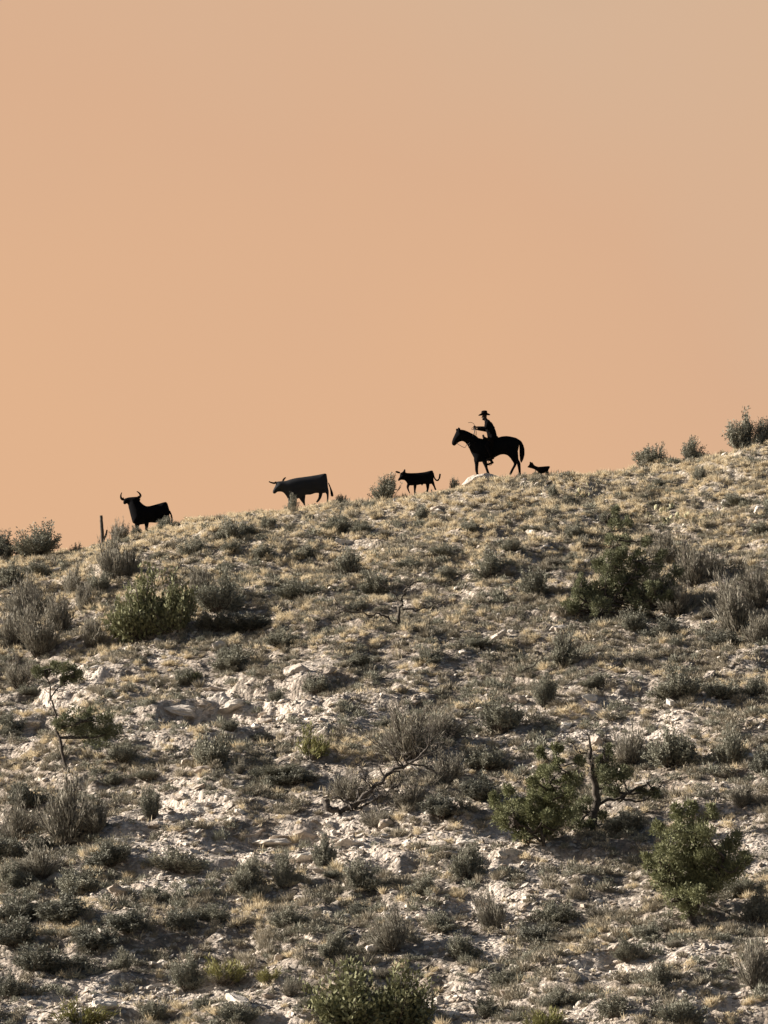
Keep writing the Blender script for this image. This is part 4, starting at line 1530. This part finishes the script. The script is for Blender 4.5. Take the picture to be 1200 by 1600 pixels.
arms_b, arms_c, hands = [], [], []
for sg, el, ha in ((-1, (502, 252), (424, 240)), (1, (498, 248), (426, 246))):
    sh, e_, hnd = arm(sg, el, ha)
    arms_b += [capsule(sh, .052, e_, .042), capsule(e_, .042, hnd, .028)]
    arms_c += [capsule(sh, .075, e_, .062), capsule(e_, .062, tuple(np.array(e_) * .12 + np.array(hnd) * .88), .04)]
    hnd = np.array(hnd)
    palm = hnd + np.array([-.06, 0, .01])
    hands.append(capsule(hnd, .03, palm, .034))
    for j in range(4):
        kx = palm + np.array([-.03, 0, .028 - .019 * j])
        mid = kx + np.array([-.028 + .004 * abs(j - 1), -.02 * sg * -1, -.004])
        tip = mid + np.array([.014, -.022 * sg * -1, -.012])
        hands += [capsule(palm + np.array([0, 0, .024 - .016 * j]), .012, kx, .0105, 7), capsule(kx, .0105, mid, .0095, 7), capsule(mid, .0095, tip, .0085, 7)]
    th0 = hnd + np.array([-.03, .0, .03])
    th1 = th0 + np.array([-.035, .008 * sg, .022])
    hands += [capsule(th0, .014, th1, .012, 7), capsule(th1, .012, th1 + np.array([-.025, .008 * sg, .002]), .010, 7)]
legs_b, legs_c, boots = [], [], []
for sg in (-1, 1):
    hp_, kn, an, hl, to = q(548, 325, sg * .12), q(498, 398, sg * .36), q(538, 480, sg * .37), q(552, 496, sg * .37), q(505, 513, sg * .39)
    legs_b += [capsule(hp_, .085, kn, .058), capsule(kn, .056, an, .036), capsule(hl, .034, to, .026)]
    legs_c += [capsule(hp_, .098, kn, .07), capsule(kn, .068, tuple(np.array(kn) * .2 + np.array(an) * .8), .054)]
    boots += [capsule(tuple(np.array(kn) * .35 + np.array(an) * .65), .055, an, .05), capsule(an, .05, hl, .042), capsule(hl, .042, to, .034)]
body = fuse('body', torso + head + arms_b + hands + legs_b, M_SKIN, .008, per, 1)
fuse('jacket', [capsule(hip, .18, waist, .175), capsule(waist, .175, chest, .165), capsule(q(548, 312, -.085), .12, q(548, 312, .085), .12),
                capsule(q(534, 250, -.06), .168, q(534, 250, .06), .168), capsule(q(518, 205, -.16), .08, q(518, 205, .16), .08),
                capsule(chest, .16, q(510, 196, 0), .11), capsule(q(507, 190, 0), .08, q(500, 181, 0), .07)] + arms_c, M_CLOTH, .012, per, 1)
fuse('trousers', legs_c + [capsule(q(548, 326, -.1), .118, q(548, 326, .1), .118)], M_CLOTH, .014, per, 1)
for sg in (0, 1):
    fuse('boot', boots[3 * sg:3 * sg + 3], M_LEATHER, .010, per, 1)
# hat: brim with turned-up sides, pinched crown
hc = np.array(q(486, 137, 0))
nb_ = 28
V, F = [], []
prof = [(0.0, .150), (.075, .150), (.098, .138), (.108, .07), (.112, .012), (.15, .0), (.205, .008), (.207, .016), (.15, .012), (.10, .02)]
for (rad, zz_) in prof:
    for j in range(nb_):
        a = 2 * math.pi * j / nb_
        x_, y_ = rad * math.cos(a) * 1.06, rad * math.sin(a) * .92
        up = .02 * max(0, (rad - .11) / .1) * math.sin(a) ** 2 - .03 * max(0, (rad - .11) / .1) * math.cos(a) ** 2
        pin = -.03 * math.exp(-(y_ / .03) ** 2) if zz_ > .1 and rad < .07 else 0
        V.append(hc + np.array([x_, y_, zz_ + up + pin + .05 * x_]))
for i in range(len(prof) - 1):
    for j in range(nb_):
        k2 = (j + 1) % nb_
        F.append([i * nb_ + j, (i + 1) * nb_ + j, (i + 1) * nb_ + k2, i * nb_ + k2])
hat = link('hat', np_mesh('hat', np.array(V), np.array(F), M_HAT, True), per)

# rope in the rider's hand
rp_ = empty('rope', fg.base, 'thin coiled rope held up in the hand of the rider', 'rope')
V, F = merge([flat_tube(fg, [(412, 235), (400, 212), (380, 203), (358, 206)], .009, -.12), flat_tube(fg, [(410, 240), (390, 262), (386, 250), (408, 236)], .009, -.14),
              flat_tube(fg, [(414, 240), (420, 270), (422, 300), (414, 312), (410, 280), (412, 245)], .010, -.14)])
link('strand', np_mesh('strand', V, F, M_ROPE, True), rp_)

scn.render.engine = 'CYCLES'
